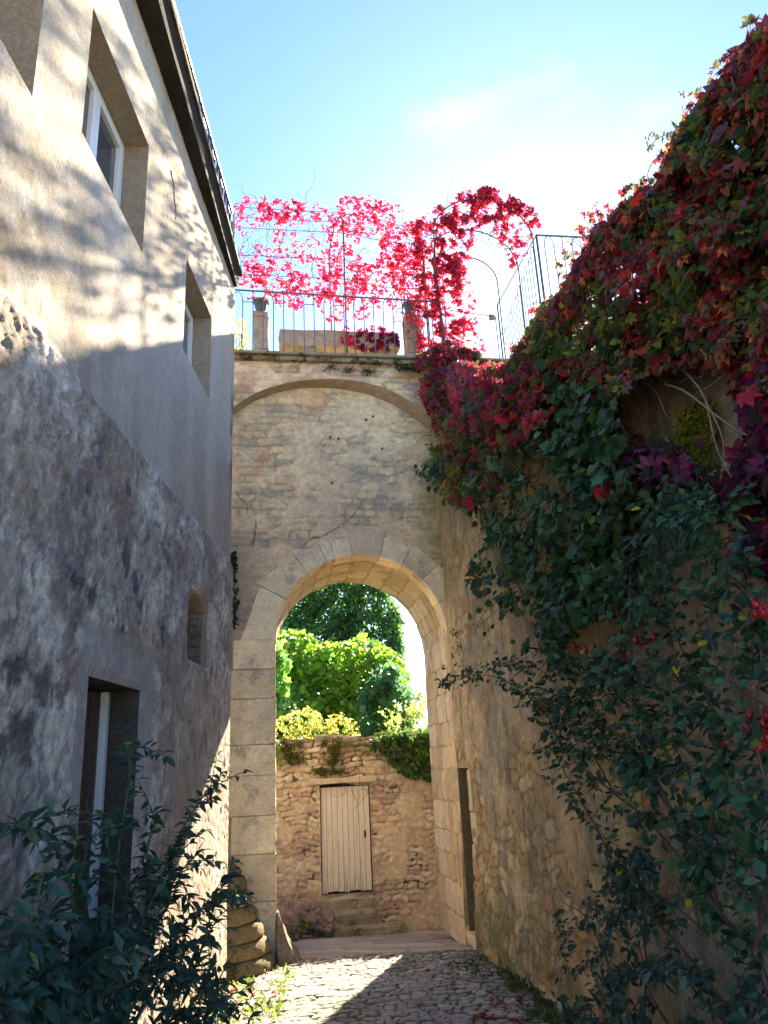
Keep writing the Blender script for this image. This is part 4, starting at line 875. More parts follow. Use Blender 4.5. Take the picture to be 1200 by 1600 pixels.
# --- crimson creeper over the arch and down the gateway's right end
ac = thing('arch_creeper', 'dense crimson and purple creeper smothering the iron arch and the right end of the gateway', 'creeper', EP(.8, .0, DZ))
cr_c = [(.44, .016, .035), (.28, .012, .035), (.18, .02, .06), (.55, .08, .03), (.52, .03, .06), (.14, .05, .10), (.14, .14, .03)]
def arc_poly(poly, n, w=.12, wts=(4, 4, 3, 1, 2, 1, .3), clump=1.3, size=.052, offf=None, sp=10, mat='leaf_pink'): return plane_leaves('foliage', poly, int(n*.95), E0+dE*w, -dE, offf or (lambda x, y: .12-.5*rng.random(len(x))), -dE+.3*UP, cr_c, wts, size, TP, M[mat], ac, clump, sp, .8)
L_ = [arc_poly([(650, 345), (690, 320), (712, 350), (720, 420), (725, 500), (690, 560), (655, 560), (650, 450)], 2600), arc_poly([(688, 330), (720, 300), (760, 290), (800, 305), (838, 330), (842, 352), (815, 345), (775, 340), (740, 360), (715, 385), (690, 390)], 2000, wts=(4, 5, 3, 1, 2, 2, .1)),
      arc_poly([(775, 330), (838, 335), (825, 395), (800, 420), (790, 390), (770, 365)], 420), arc_poly([(700, 350), (740, 360), (735, 400), (725, 440), (700, 430)], 260, clump=1.3), arc_poly([(700, 490), (735, 500), (765, 560), (740, 570), (690, 560)], 380, clump=1.),
      arc_poly([(722, 410), (745, 470), (740, 520), (718, 520)], 60, clump=1.5)]
lowoff = lambda x, y: .24+.32*rng.random(len(x))
def arc_low(poly, n, cols, size=.06, wts=None): return plane_leaves('foliage', poly, n, E0, -dE, lowoff, -dE+.4*UP, cols, wts or [1]*len(cols), size, TP, M['leaf_pink'], ac, .8, 14, .75)
low1 = [(.30, .02, .05), (.44, .03, .05), (.22, .04, .10), (.14, .06, .11), (.40, .08, .08), (.12, .13, .04), (.5, .06, .07), (.10, .12, .04)]
L_ += [plane_leaves('foliage', q_, n_, R0, nR, lambda x, y: .06+.40*rng.random(len(x)), nR+.5*UP, c_, [1]*len(c_), .06, TP, M['leaf_pink'], ac, 1.3, 12, .8) for q_, n_, c_ in
       [([(700, 560), (790, 572), (850, 590), (860, 650), (800, 690), (760, 690), (705, 660)], 2500, low1), ([(690, 640), (760, 660), (800, 680), (775, 760), (720, 800), (700, 760)], 1500, [(.30, .02, .05), (.12, .14, .03), (.18, .06, .10), (.10, .15, .03), (.14, .20, .03)])]]
L_ += [arc_low([(652, 555), (700, 530), (735, 545), (790, 575), (840, 590), (850, 640), (790, 680), (720, 700), (690, 680), (668, 640), (655, 600)], 4600, low1), arc_low([(675, 640), (760, 660), (790, 690), (770, 760), (715, 780), (690, 750)], 1500, [(.30, .02, .05), (.10, .10, .03), (.16, .05, .08), (.08, .11, .03), (.12, .16, .03)]),
       arc_low([(668, 690), (720, 720), (735, 800), (700, 815), (690, 770)], 350, [(.13, .17, .03), (.08, .10, .02), (.2, .22, .04)], .06)]
join(L_, 'foliage')
vv = vines(90, [(690, 320), (838, 340), (800, 400), (740, 370), (720, 500), (700, 560), (655, 550), (655, 360)], E0+dE*.12, -dE, .0, 60, .005)+vines(60, [(660, 560), (780, 600), (720, 760), (680, 690)], E0, -dE, .2, 60, .005)
vv.append((curve_pts([EP(.55, -.2, 6.6), EP(.62, -.1, 7.6), EP(.62, .05, 8.6), EP(.58, .1, 9.6), EP(.7, .12, 10.4)], 30), np.linspace(.03, .012, 30)))
tube_obj('stem', vv, M['stem'], ac, 6)

# --- virginia creeper on the right wall
vc = thing('virginia_creeper', 'tumbling crimson, orange and green creeper heaped over the top of the right-hand wall', 'creeper', RP(-6, .2, 4.8))
def vcol(x, y):
    n = len(x); g = fbm(x/45, y/45, 900, 3); r = rng.random(n); k = g+.40*(r-.5)
    red = pick(n, [(.34, .03, .035), (.22, .03, .035), (.50, .06, .04), (.16, .05, .05), (.58, .22, .07), (.30, .12, .05), (.18, .10, .12)], (3, 4, 1.6, 3, 1.2, 2.5, 2.5), .2); grn = pick(n, [(.08, .14, .03), (.05, .10, .04), (.16, .18, .03), (.24, .20, .03), (.12, .10, .05)], (4, 4, 2, 1, 2), .2)
    thr = .50-.10*(y > 480)*1.0*(x < 1000)+.0; thr = .53-.12*sstep(430, 620, y)*sstep(1050, 900, x); return np.where((k < thr)[:, None], red, grn)
def voff(x, y):
    n = len(x); b_ = fbm(x/60, y/60, 901, 3); return .05+(.16+.42*np.clip(b_-.2, 0, 1))*rng.random(n)**.7
WY = lambda x, y, q: inpoly(x, y, q)
bare = [(985, 590), (1040, 575), (1110, 565), (1150, 590), (1165, 640), (1150, 740), (1095, 750), (1050, 700), (1000, 690), (960, 660)]
def vfn(x, y): return np.where(inpoly(x, y, bare), .015, 1.)
def vpl(poly, n, size=.046, cols=vcol, clump=.7, sp=22, off=voff, tm=TP, fn=vfn, k=.8): return plane_leaves('foliage', poly, n, R0, nR, off, nR*.9+.5*UP, cols, None, size, tm, M['leaf_red'], vc, clump, sp, k, fn)
TOPP = [(785, 575), (800, 550), (830, 515), (850, 480), (880, 450), (905, 400), (925, 365), (950, 350), (965, 325), (1000, 300), (1030, 290), (1040, 250), (1060, 200), (1090, 165), (1115, 140), (1145, 110), (1155, 80), (1175, 60), (1200, 45), (1260, 20), (1260, 600)]
L_ = [vpl(TOPP+[(1180, 620), (1130, 575), (1050, 580), (980, 600), (930, 640), (850, 640), (800, 620)], 17000, clump=1.1, sp=16), vpl(TOPP+[(1180, 620), (1130, 575), (1050, 580), (980, 600), (930, 640), (850, 640), (800, 620)], 11000, .060, tm=TO), vpl([(785, 575), (850, 480), (880, 450), (925, 365), (965, 325), (1030, 290), (1060, 200), (1115, 140), (1155, 80), (1200, 45), (1260, 20), (1260, 130), (1180, 150), (1120, 210), (1080, 270), (1050, 330), (980, 370), (930, 430), (880, 500), (830, 560)], 2400, .05, clump=.4),
      vpl([(1150, 560), (1260, 560), (1260, 900), (1180, 900), (1165, 840), (1140, 760), (1165, 680)], 1500, .065, lambda x, y: pick(len(x), [(.14, .01, .05), (.22, .01, .05), (.30, .02, .04), (.06, .05, .05), (.10, .02, .07)], (3, 2, 1, 2, 3))),
      vpl([(965, 690), (1040, 680), (1090, 720), (1060, 760), (980, 745)], 420, .06, lambda x, y: pick(len(x), [(.20, .04, .10), (.13, .05, .11), (.24, .02, .05), (.05, .06, .03)], (3, 3, 1, 2))),
      vpl([(800, 570), (900, 560), (940, 640), (900, 700), (830, 680), (790, 640)], 2000, .065, lambda x, y: pick(len(x), [(.30, .04, .03), (.40, .08, .03), (.06, .09, .03), (.04, .07, .03), (.18, .03, .05)], (2, 1, 3, 3, 2))),
      vpl([(1010, 670), (1120, 690), (1180, 760), (1120, 800), (1050, 760)], 180, .06, lambda x, y: pick(len(x), [(.24, .02, .05), (.13, .04, .07), (.06, .07, .03)], (2, 2, 2)), 1.4)]
P = hits(np.array([1010., 1018, 1012, 1025, 1035, 1045]), np.array([222., 226, 218, 208, 212, 206]), R0, nR, np.full(6, .2)); N, T = frame_orient(6, nR)
L_.append(leaf_mesh('foliage', P, N, T, .05, TP, pick(6, [(.10, .05, .06), (.08, .08, .04)], (1, 1)), M['leaf_red'], vc))
# a few leaves that stand out alone
for (x, y, s_, c_) in [(940, 758, .17, (.55, .015, .03)), (992, 308, .10, (.70, .03, .01)), (1130, 855, .15, (.50, .06, .10)), (1165, 610, .12, (.4, .02, .05))]:
    P = hits(np.array([x], float), np.array([y], float), R0, nR, np.array([.45])); L_.append(leaf_mesh('foliage', P, np.array([[-1., -.8, .1]]), np.array([[.1, -.2, -1.]]), s_*.7, TP, np.array([c_]), M['leaf_red'], vc))
SPR = []
for _ in range(34):
    i0 = rng.integers(1, len(TOPP)-3); t_ = rng.random(); a0 = np.array(TOPP[i0]); b0 = np.array(TOPP[i0+1]); q0 = a0+(b0-a0)*t_+np.array([8, 8]); ang = math.pi+.9+.6*rng.standard_normal(); ln = 22+26*rng.random(); pp = []
    for k_ in range(7): pp.append(q0+ln*k_/6*np.array([math.cos(ang), math.sin(ang)*1.0])); ang += .22*rng.standard_normal()
    pp = np.array(pp); P = hits(pp[:, 0], pp[:, 1], R0, nR, np.full(7, .18)); SPR.append((P, np.linspace(.003, .0012, 7)))
    P2 = np.repeat(P[2:], 2, 0)+.008*rng.standard_normal((10, 3)); N, T = frame_orient(10, nR, 1.0); L_.append(leaf_mesh('foliage', P2, N, T, .034*np.exp(.3*rng.standard_normal(10)), TP, pick(10, [(.35, .03, .04), (.12, .12, .04), (.5, .2, .06), (.15, .04, .08)], (2, 2, 1, 1)), M['leaf_red'], vc))
join(L_, 'foliage')
vv = SPR+vines(160, TOPP+[(1180, 620), (1050, 580), (850, 640)], R0, nR, .25, 90, .005)
vv += [(hits(curve_pts(q, 24)[:, 0], curve_pts(q, 24)[:, 1], R0, nR, np.full(24, .22)), np.linspace(r, r*.5, 24)) for q, r in [([(1065, 575), (1100, 620), (1120, 700), (1150, 760)], .007), ([(1040, 600), (1075, 615), (1140, 665), (1200, 700)], .009), ([(1035, 680), (1075, 725), (1140, 790), (1180, 820)], .007), ([(1100, 620), (1130, 690), (1125, 760)], .005), ([(1010, 235), (1030, 215), (1060, 205)], .004), ([(970, 660), (990, 720), (960, 760)], .005)]]
tube_obj('stem', vv, plain('pale_twig', (.26, .19, .13), .8, 0, .3), vc, 4)

# --- dark green climber hanging down the middle of the right wall
gc = thing('green_climber', 'dark green round-leaved climber hanging down the right wall under the red creeper', 'climber', RP(-4, .2, 3))
gcol = lambda x, y: pick(len(x), [(.032, .09, .038), (.045, .12, .04), (.022, .06, .032), (.09, .15, .035), (.04, .085, .055)], (4, 3, 3, 1, 2), .2)
goff = lambda x, y: .10+.42*rng.random(len(x))*(.5+.8*fbm(x/50, y/50, 31))
def gpl(poly, n, size=.075, clump=1., tm=TL, cols=gcol, sp=24, k=.65): return plane_leaves('foliage', poly, n, R0, nR, goff, nR+.6*UP, cols, None, size, tm, M['leaf_dark'], gc, clump, sp, k)
L_ = [gpl([(720, 640), (800, 600), (880, 580), (960, 610), (965, 690), (985, 760), (940, 850), (930, 960), (880, 1000), (830, 970), (790, 930), (760, 880), (720, 780), (700, 710)], 3000, .058), gpl([(850, 560), (960, 600), (970, 760), (900, 820), (860, 720)], 900, .08),
      gpl([(640, 735), (660, 720), (720, 700), (780, 760), (740, 800), (700, 780), (665, 760)], 190, .085, 1.), gpl([(725, 880), (800, 800), (950, 850), (935, 960), (870, 1000), (830, 1010), (845, 940), (790, 960), (745, 1000), (735, 960), (770, 930), (730, 920)], 1000, .07, 1.),
      gpl([(700, 600), (790, 620), (800, 680), (760, 660)], 26, .14, .3, TR, lambda x, y: pick(len(x), [(.05, .12, .06), (.06, .14, .05)], (1, 1))), gpl([(790, 1000), (880, 980), (900, 1060), (850, 1030)], 160, .075, 1.2),
      gpl([(850, 820), (960, 830), (1000, 900), (950, 960), (880, 930)], 800, .075), gpl([(940, 740), (1010, 760), (1020, 850), (950, 860)], 300, .06, 1, TL, lambda x, y: pick(len(x), [(.06, .07, .02), (.04, .06, .02)], (1, 1)))]
join(L_, 'foliage')
vv = vines(110, [(720, 640), (880, 580), (960, 610), (940, 850), (880, 980), (790, 900), (730, 760)], R0, nR, .2, 90, .005)
vv += [(hits(curve_pts(q, 20)[:, 0], curve_pts(q, 20)[:, 1], R0, nR, np.full(20, .3)), np.linspace(.006, .003, 20)) for q in [[(820, 905), (760, 955), (740, 990)], [(900, 800), (890, 900), (880, 1020)], [(770, 770), (700, 740), (655, 735)]]]
tube_obj('stem', vv, M['stem'], gc, 4)
# small tufts growing from the wall's crest by the sun, and the light-green shrub behind it
sh_ = thing('crest_shrub', 'small sunlit yellow-green shrub rounding over the wall crest beneath the sun', 'shrub', RP(-4.6, .1, 5.2))
plane_leaves('foliage', [(793, 572), (815, 530), (838, 490), (850, 470), (875, 462), (900, 500), (900, 570), (850, 600)], 1300, R0, nR, lambda x, y: .0+.35*rng.random(len(x)), nR+UP, lambda x, y: pick(len(x), [(.20, .24, .05), (.12, .17, .04), (.30, .26, .08), (.25, .12, .08)], (3, 3, 1, 1)), None, .07, TO, M['leaf_red'], sh_, .3, 14)
tube_obj('stem', vines(14, [(830, 520), (880, 480), (880, 560), (830, 580)], R0, nR, .1, 50, .005), M['stem'], sh_, 4)

# moss cushions
def moss(label, poly, n, p0, nn, off, base, parent=None, size=.022, cols=((.20, .22, .03), (.13, .15, .02), (.28, .27, .04))):
    q = sample_poly(poly, n, 1.0, 9); P = hits(q[:, 0], q[:, 1], p0, nn, off*rng.random(n)); N, T = frame_orient(n, base, .8, .6)
    o = leaf_mesh('moss', P, N, T, size*np.exp(.3*rng.standard_normal(n)), TN, pick(n, cols, (1,)*len(cols), .25), M['moss']); o['kind'] = 'stuff'; o['label'] = label; o['category'] = 'moss'; return o
moss('hanging cushion of olive moss on the bare upper part of the right wall', [(1050, 700), (1060, 650), (1085, 625), (1110, 620), (1120, 660), (1112, 720), (1090, 735)], 4200, R0, nR, .09, nR+.5*UP)
moss('small patch of olive moss at the right edge of the photo on the right wall', [(1165, 600), (1205, 580), (1205, 640), (1170, 660)], 1500, R0, nR, .07, nR+.5*UP)
moss('dark moss under the red creeper at the foot of the bare stone on the right wall', [(945, 770), (1000, 750), (1010, 820), (950, 850)], 1600, R0, nR, .07, nR+.5*UP)
moss('dark moss cushion on the right end of the terrace ledge', [(615, 562), (660, 566), (662, 583), (618, 577)], 900, E0-dE*.30, -dE, .08, UP-dE, size=.03, cols=((.02, .035, .01), (.03, .045, .01)))
for i, (x0, x1) in enumerate([(374, 394), (455, 478), (488, 520), (548, 570), (575, 598), (410, 440)]):
    moss('dark moss along the terrace ledge at the railing foot, %s' % ['left end', 'below the bench leg', 'under the middle bars', 'right of the trellis post', 'near the right bench leg', 'between left pillar and bench'][i], [(x0, 550+.045*(x0-370)), (x1, 550+.045*(x1-370)), (x1, 560+.045*(x1-370)), (x0, 560+.045*(x0-370))], 160, E0-dE*.26, -dE, .08, UP-dE, size=.025, cols=((.02, .03, .01), (.05, .055, .02)))
for i, (x, y) in enumerate([(518, 574), (545, 578), (576, 580)]):   # grass tufts under the ledge
    n = 46; P = hits(np.full(n, float(x))+3*rng.standard_normal(n), np.full(n, float(y)), E0-dE*.22, -dE, np.full(n, .01)); N = unit(rng.standard_normal((n, 3))*.5-dE); T = unit(rng.standard_normal((n, 3))+tE*rng.choice([-1, 1], n)[:, None]*.8-dE*.3)
    tag(leaf_mesh('grass_tuft', P, N, T, .09*np.exp(.3*rng.standard_normal(n)), tmpl_ovate(.05, .02, .2), pick(n, [(.07, .08, .03), (.12, .10, .04)], (1, 1)), M['moss']), 'dark wiry tuft growing from the joint under the terrace ledge, %s of three' % ['leftmost', 'middle', 'rightmost'][i], 'tuft', 'tufts under the ledge')
# dark ivy strip in the corner between house and gateway
iv = thing('corner_ivy', 'narrow strip of dark ivy in the corner between the house and the arched gateway', 'ivy', EP(-2.5, -.1, 3.6))
plane_leaves('foliage', [(354, 865), (368, 860), (372, 930), (368, 990), (355, 960)], 220, E0, -dE, lambda x, y: .02+.1*rng.random(len(x)), -dE, [(.02, .03, .015), (.035, .04, .02)], (1, 1), .05, TL, M['leaf_dark'], iv, .5)
ws = thing('wall_sprig', 'tiny green weed growing on the right wall beside the arch springing', 'weed', on_right(712, 1010))
plane_leaves('foliage', [(704, 985), (716, 980), (722, 1010), (716, 1040), (706, 1025)], 60, R0, nR, lambda x, y: .02+.08*rng.random(len(x)), nR+.4*UP, [(.07, .10, .03), (.05, .06, .02)], (1, 1), .04, TO, M['leaf_dark'], ws, .4)

# --- rose bush at lower right
rose = thing('rose_bush', 'tall dark-leaved rose bush with clusters of red hips arching in front of the right wall', 'rose bush', on_right(1150, 1590, .4)*np.array([1, 1, 0])+UP*.35)
RO = .42
def rp_(x, y, o=RO): return hits(np.array([x], float), np.array([y], float), R0, nR, np.array([o]))[0]
br = [  # (points, offset, radius, leaf density)
 ([(1230, 1660), (1180, 1490), (1120, 1420), (1050, 1270), (1000, 1150), (985, 1000), (990, 860), (1030, 800), (1100, 775)], .5, .014, 1.0),
 ([(1110, 1400), (1020, 1290), (960, 1240), (880, 1170), (845, 1100), (780, 1060), (725, 1055), (690, 1068)], .42, .009, .6),
 ([(960, 1240), (900, 1130), (860, 1060), (820, 1040), (770, 1040)], .35, .007, .45),
 ([(1230, 1700), (1080, 1500), (990, 1400), (930, 1290), (890, 1220), (870, 1180), (880, 1130)], .3, .009, .5),
 ([(1050, 1270), (1000, 1200), (930, 1150), (880, 1120), (930, 1070)], .45, .006, 1.2),
 ([(1120, 1420), (1110, 1300), (1130, 1180), (1100, 1080), (1060, 1000), (1040, 900)], .55, .009, 1.1),
 ([(1180, 1490), (1210, 1300), (1180, 1150), (1190, 1030), (1170, 960)], .6, .010, 1.1),
 ([(1100, 1200), (1030, 1130), (960, 1090), (900, 1060), (880, 1030)], .5, .006, 1.3),
 ([(1110, 1080), (1000, 1010), (960, 930), (1010, 830), (1060, 790), (1150, 790)], .48, .006, 1.2),
 ([(1180, 1150), (1080, 1110), (1000, 1060), (950, 1030), (935, 1050)], .55, .006, 1.3),
 ([(1150, 1500), (1060, 1420), (1000, 1380), (960, 1330), (905, 1250)], .35, .006, .45),
 ([(1200, 1440), (1140, 1370), (1090, 1320), (1070, 1260)], .6, .006, 1.0),
 ([(1220, 1360), (1150, 1330), (1100, 1360), (1085, 1410)], .62, .005, 1.0),
 ([(1210, 1250), (1120, 1220), (1050, 1200), (1000, 1210)], .6, .006, 1.2),
 ([(1230, 1120), (1150, 1070), (1110, 1000), (1120, 930), (1160, 880)], .6, .006, 1.0),
 ([(1190, 960), (1130, 880), (1100, 830), (1060, 780)], .5, .005, 1.0),
 ([(990, 1180), (920, 1110), (880, 1100), (840, 1120)], .35, .005, 1.0)]
stems = []; PP = []; SZ = []; TT_ = []
for pts, o, r, dn in br:
    c2 = curve_pts(np.array(pts, float), 60); P = hits(c2[:, 0], c2[:, 1], R0, nR, o+.06*np.sin(np.linspace(0, 5, 60))); stems.append((P, np.linspace(r, r*.3, 60)))
    L2 = np.linalg.norm(np.diff(P, axis=0), axis=1).sum(); k = int(L2*35*dn)
    t = (1-rng.random(k)**1.4*.92)*59; i0 = np.clip(t.astype(int), 0, 58); pos = P[i0]+(P[i0+1]-P[i0])*(t-i0)[:, None]
    side = unit(rng.standard_normal((k, 3))+.3*nR); ln = .04+.16*rng.random(k)
    # compound leaves: 5 leaflets along a short rachis
    for j in range(k):
        if j % 3 == 0: stems.append((np.array([pos[j], pos[j]+side[j]*ln[j]*1.0]), .0016))
        for m_ in range(3 if rng.random() < .5 else 5):
            tt = (m_//2+1)/3.; sg = -1 if m_ % 2 else 1; lat = unit(np.cross(side[j], UP)+.001)*sg
            PP.append(pos[j]+side[j]*ln[j]*tt+rng.standard_normal(3)*.006); TT_.append(side[j]*.7+lat*(.8 if m_ < 4 else 0)-UP*.25); SZ.append(.046+.024*rng.random())
PP = np.array(PP); TT_ = np.array(TT_); SZ = np.array(SZ); n = len(PP)
N = unit(UP*.8+nR*.5+.55*rng.standard_normal((n, 3)))
cc = pick(n, [(.03, .08, .04), (.04, .10, .04), (.022, .05, .035), (.07, .12, .06), (.50, .42, .03), (.18, .22, .03)], (5, 4, 4, 2, .10, .15), .2)
leaf_mesh('foliage', PP, N, TT_, SZ, TO, cc, M['leaf_dark'], rose)
# extra volume of leaves
def rpl(poly, n, off, size=.055, clump=1.1, wts=(5, 4, 4, 2, .12, .15), k=.7): return plane_leaves('foliage', poly, n, R0, nR, off, nR*.5+UP*.8, [(.03, .08, .04), (.04, .10, .04), (.022, .05, .035), (.07, .12, .06), (.50, .42, .03), (.18, .22, .03)], wts, size, TO, M['leaf_dark'], rose, clump, 22, k)
L_ = [rpl([(870, 1040), (960, 1010), (1000, 900), (1010, 800), (1110, 770), (1160, 830), (1150, 900), (1210, 960), (1230, 1200), (1120, 1230), (1060, 1180), (960, 1220), (900, 1200), (880, 1120)], 550, lambda x, y: .3+.4*rng.random(len(x))),
      rpl([(1080, 1260), (1210, 1200), (1230, 1430), (1150, 1400), (1090, 1440), (1100, 1340)], 160, lambda x, y: .4+.4*rng.random(len(x))), rpl([(1000, 820), (1110, 775), (1120, 820), (1040, 900), (990, 1000)], 300, lambda x, y: .4+.3*rng.random(len(x)))]
join(L_, 'foliage')
hipmesh = None
def hip(c):
    global hipmesh
    if hipmesh is None:
        V, F = lathe([(.002, -.012), (.008, -.009), (.011, 0), (.0095, .007), (.005, .012), (.003, .015), (.004, .019)], 10); hipmesh = np_mesh('rose_hip', V, F, smooth=True); hipmesh.materials.append(M['hip'])
    o = bpy.data.objects.new('rose_hip', hipmesh); C.objects.link(o); o.parent = rose; o.matrix_parent_inverse = Matrix.Translation(-rose.location); o.location = Vector(list(map(float, c))); o.rotation_euler = (rng.random()*.8-.4, rng.random()*.8-.4, rng.random()*6)
    s_ = 1.35+.4*rng.random(); o.scale = (s_, s_, s_)
hs_ = []
for (x, y, n, sp, o) in [(1008, 1003, 7, 11, .5), (905, 1018, 5, 7, .4), (972, 1028, 6, 8, .45), (1192, 955, 6, 9, .6), (1180, 1130, 12, 16, .6), (1140, 1150, 3, 8, .6), (1055, 1155, 3, 6, .5), (1112, 1152, 3, 5, .5), (850, 1112, 2, 4, .35), (1190, 1160, 7, 13, .62), (900, 1150, 1, 2, .4), (1060, 935, 1, 3, .5)]:
    for j in range(n):
        P = rp_(x+sp*rng.standard_normal()*.8, y+sp*rng.standard_normal()*.6, o+.02*rng.standard_normal()); hip(P); hs_.append((np.array([P+UP*.015, P+UP*.05+tE*.01*rng.standard_normal()]), .0014))
tube_obj('stem', stems+hs_, M['stem'], rose, 4)

# --- dark shrub in the lower right corner
lr = thing('low_shrub', 'small-leaved dark green shrub crouching at the foot of the right wall', 'shrub', on_right(930, 1560, .3)*np.array([1, 1, 0])+UP*.3)
def lpl(poly, n, off, size=.045): return plane_leaves('foliage', poly, n, R0, nR, off, nR*.6+UP*.8, [(.03, .07, .05), (.03, .055, .045), (.045, .09, .05), (.06, .12, .08)], (4, 4, 2, 1), size, TO, M['leaf_dark'], lr, 1.2, 22, .7)
L_ = [lpl([(860, 1420), (890, 1390), (960, 1360), (1020, 1340), (1040, 1430), (1060, 1500), (1010, 1560), (1000, 1660), (880, 1660), (870, 1560), (880, 1480)], 1400, lambda x, y: .15+.4*rng.random(len(x))), lpl([(870, 1540), (1060, 1500), (1230, 1540), (1230, 1680), (860, 1680)], 900, lambda x, y: .2+.4*rng.random(len(x)), .055),
      lpl([(945, 1330), (1010, 1310), (1030, 1400), (970, 1420)], 260, lambda x, y: .2+.3*rng.random(len(x)))]
join(L_, 'foliage')
vv = []
for q in [[(980, 1680), (960, 1540), (920, 1440), (880, 1410)], [(1000, 1680), (1010, 1500), (990, 1400), (1010, 1340)], [(1100, 1680), (1020, 1560), (1000, 1480)], [(1180, 1640), (1080, 1540), (1050, 1450)]]:
    c2 = curve_pts(np.array(q, float), 24); vv.append((hits(c2[:, 0], c2[:, 1], R0, nR, np.full(24, .35)), np.linspace(.009, .003, 24)))
tube_obj('stem', vv, M['stem'], lr, 5)

# --- leafy shrub in the lower left corner
ls = thing('leafy_shrub', 'bushy shrub with long pointed dark leaves growing below the low window, bottom left', 'shrub', (LX+.35, 4.2, .35))
def lp(x, y, o): return hits(np.array([x], float), np.array([y], float), np.array([LX, 0, 0]), np.array([1., 0, 0]), np.array([o]))[0]
def lps(q, o, n=30): c2 = curve_pts(np.array(q, float), n); return hits(c2[:, 0], c2[:, 1], np.array([LX, 0, 0]), np.array([1., 0, 0]), np.full(n, o))
LB = [([(150, 1650), (170, 1480), (185, 1330), (200, 1230), (208, 1150)], .42), ([(160, 1600), (220, 1450), (265, 1340), (300, 1270), (350, 1205)], .45), ([(140, 1600), (120, 1450), (100, 1350), (60, 1300), (20, 1290)], .40), ([(150, 1600), (140, 1470), (130, 1380), (120, 1310)], .40),
      ([(200, 1620), (260, 1500), (290, 1440), (340, 1410), (385, 1405)], .50), ([(220, 1660), (290, 1580), (330, 1540), (360, 1570)], .50), ([(120, 1600), (90, 1480), (60, 1420), (70, 1350)], .45), ([(180, 1560), (230, 1400), (230, 1330), (245, 1270)], .40), ([(180, 1620), (240, 1520), (280, 1480), (330, 1470)], .5),
      ([(100, 1640), (60, 1560), (20, 1540), (-20, 1550)], .5), ([(170, 1500), (200, 1400), (170, 1330), (165, 1280)], .46), ([(200, 1500), (260, 1420), (270, 1380), (310, 1330)], .42), ([(240, 1600), (300, 1520), (330, 1430), (345, 1390)], .55), ([(260, 1640), (310, 1590), (340, 1560), (365, 1590)], .55), ([(60, 1640), (120, 1560), (150, 1500), (190, 1470)], .55)]
PP = []; TT_ = []; NN = []; SZ = []; stems = []
for q, o in LB:
    P = lps(q, o, 40); stems.append((P, np.linspace(.010, .003, 40))); Ltot = np.linalg.norm(np.diff(P, axis=0), axis=1).sum()
    tw = [(P, 6, 39)]
    for b2 in range(int(Ltot*5)):
        i0 = rng.integers(8, 38); d0 = unit(rng.standard_normal(3)+.5*UP+.3*np.array([1, 0, 0])); ln = .10+.22*rng.random()
        Q = np.array([P[i0]+d0*ln*t_ - UP*.12*ln*t_*t_ for t_ in np.linspace(0, 1, 8)]); stems.append((Q, np.linspace(.004, .002, 8))); tw.append((Q, 1, 7))
    for Q, a0, b0 in tw:
        m_ = max(2, int(np.linalg.norm(Q[-1]-Q[0])/.045))
        for t_ in np.linspace(a0, b0, m_):
            i0 = min(int(t_), len(Q)-2); p = Q[i0]+(Q[i0+1]-Q[i0])*(t_-i0); ax = unit(Q[i0+1]-Q[i0]); s1 = unit(np.cross(ax, rng.standard_normal(3)))
            for sg in (-1, 1):
                PP.append(p); TT_.append(ax*.7+s1*sg-UP*.35); NN.append(unit(UP*.8+.5*rng.standard_normal(3))); SZ.append((.045+.055*rng.random()))
        PP.append(Q[-1]); TT_.append(unit(Q[-1]-Q[-2])-UP*.2); NN.append(unit(UP+.4*rng.standard_normal(3))); SZ.append(.085)
PP = np.array(PP); n = len(PP)
plane_leaves('low_foliage', [(-20, 1500), (60, 1440), (150, 1420), (230, 1440), (300, 1500), (350, 1570), (345, 1690), (-30, 1690)], 2000, np.array([LX, 0, 0]), np.array([1., 0, 0]), lambda x, y: .25+.35*rng.random(len(x)), np.array([.3, -.3, .9]), [(.024, .065, .05), (.03, .08, .05), (.03, .055, .045), (.05, .11, .08), (.14, .24, .03)], (4, 3, 3, 1, .12), .068, tmpl_ovate(.20, .07, .16), M['leaf_dark'], ls, 1.0, 26, .6)
leaf_mesh('foliage', PP, np.array(NN), np.array(TT_), np.array(SZ), tmpl_ovate(.20, .07, .16), pick(n, [(.026, .075, .055), (.035, .09, .05), (.03, .06, .05), (.06, .13, .09), (.14, .24, .03)], (4, 3, 3, 1.5, .25), .2), M['leaf_dark'], ls)
tube_obj('stem', stems, M['stem_green'], ls, 5)

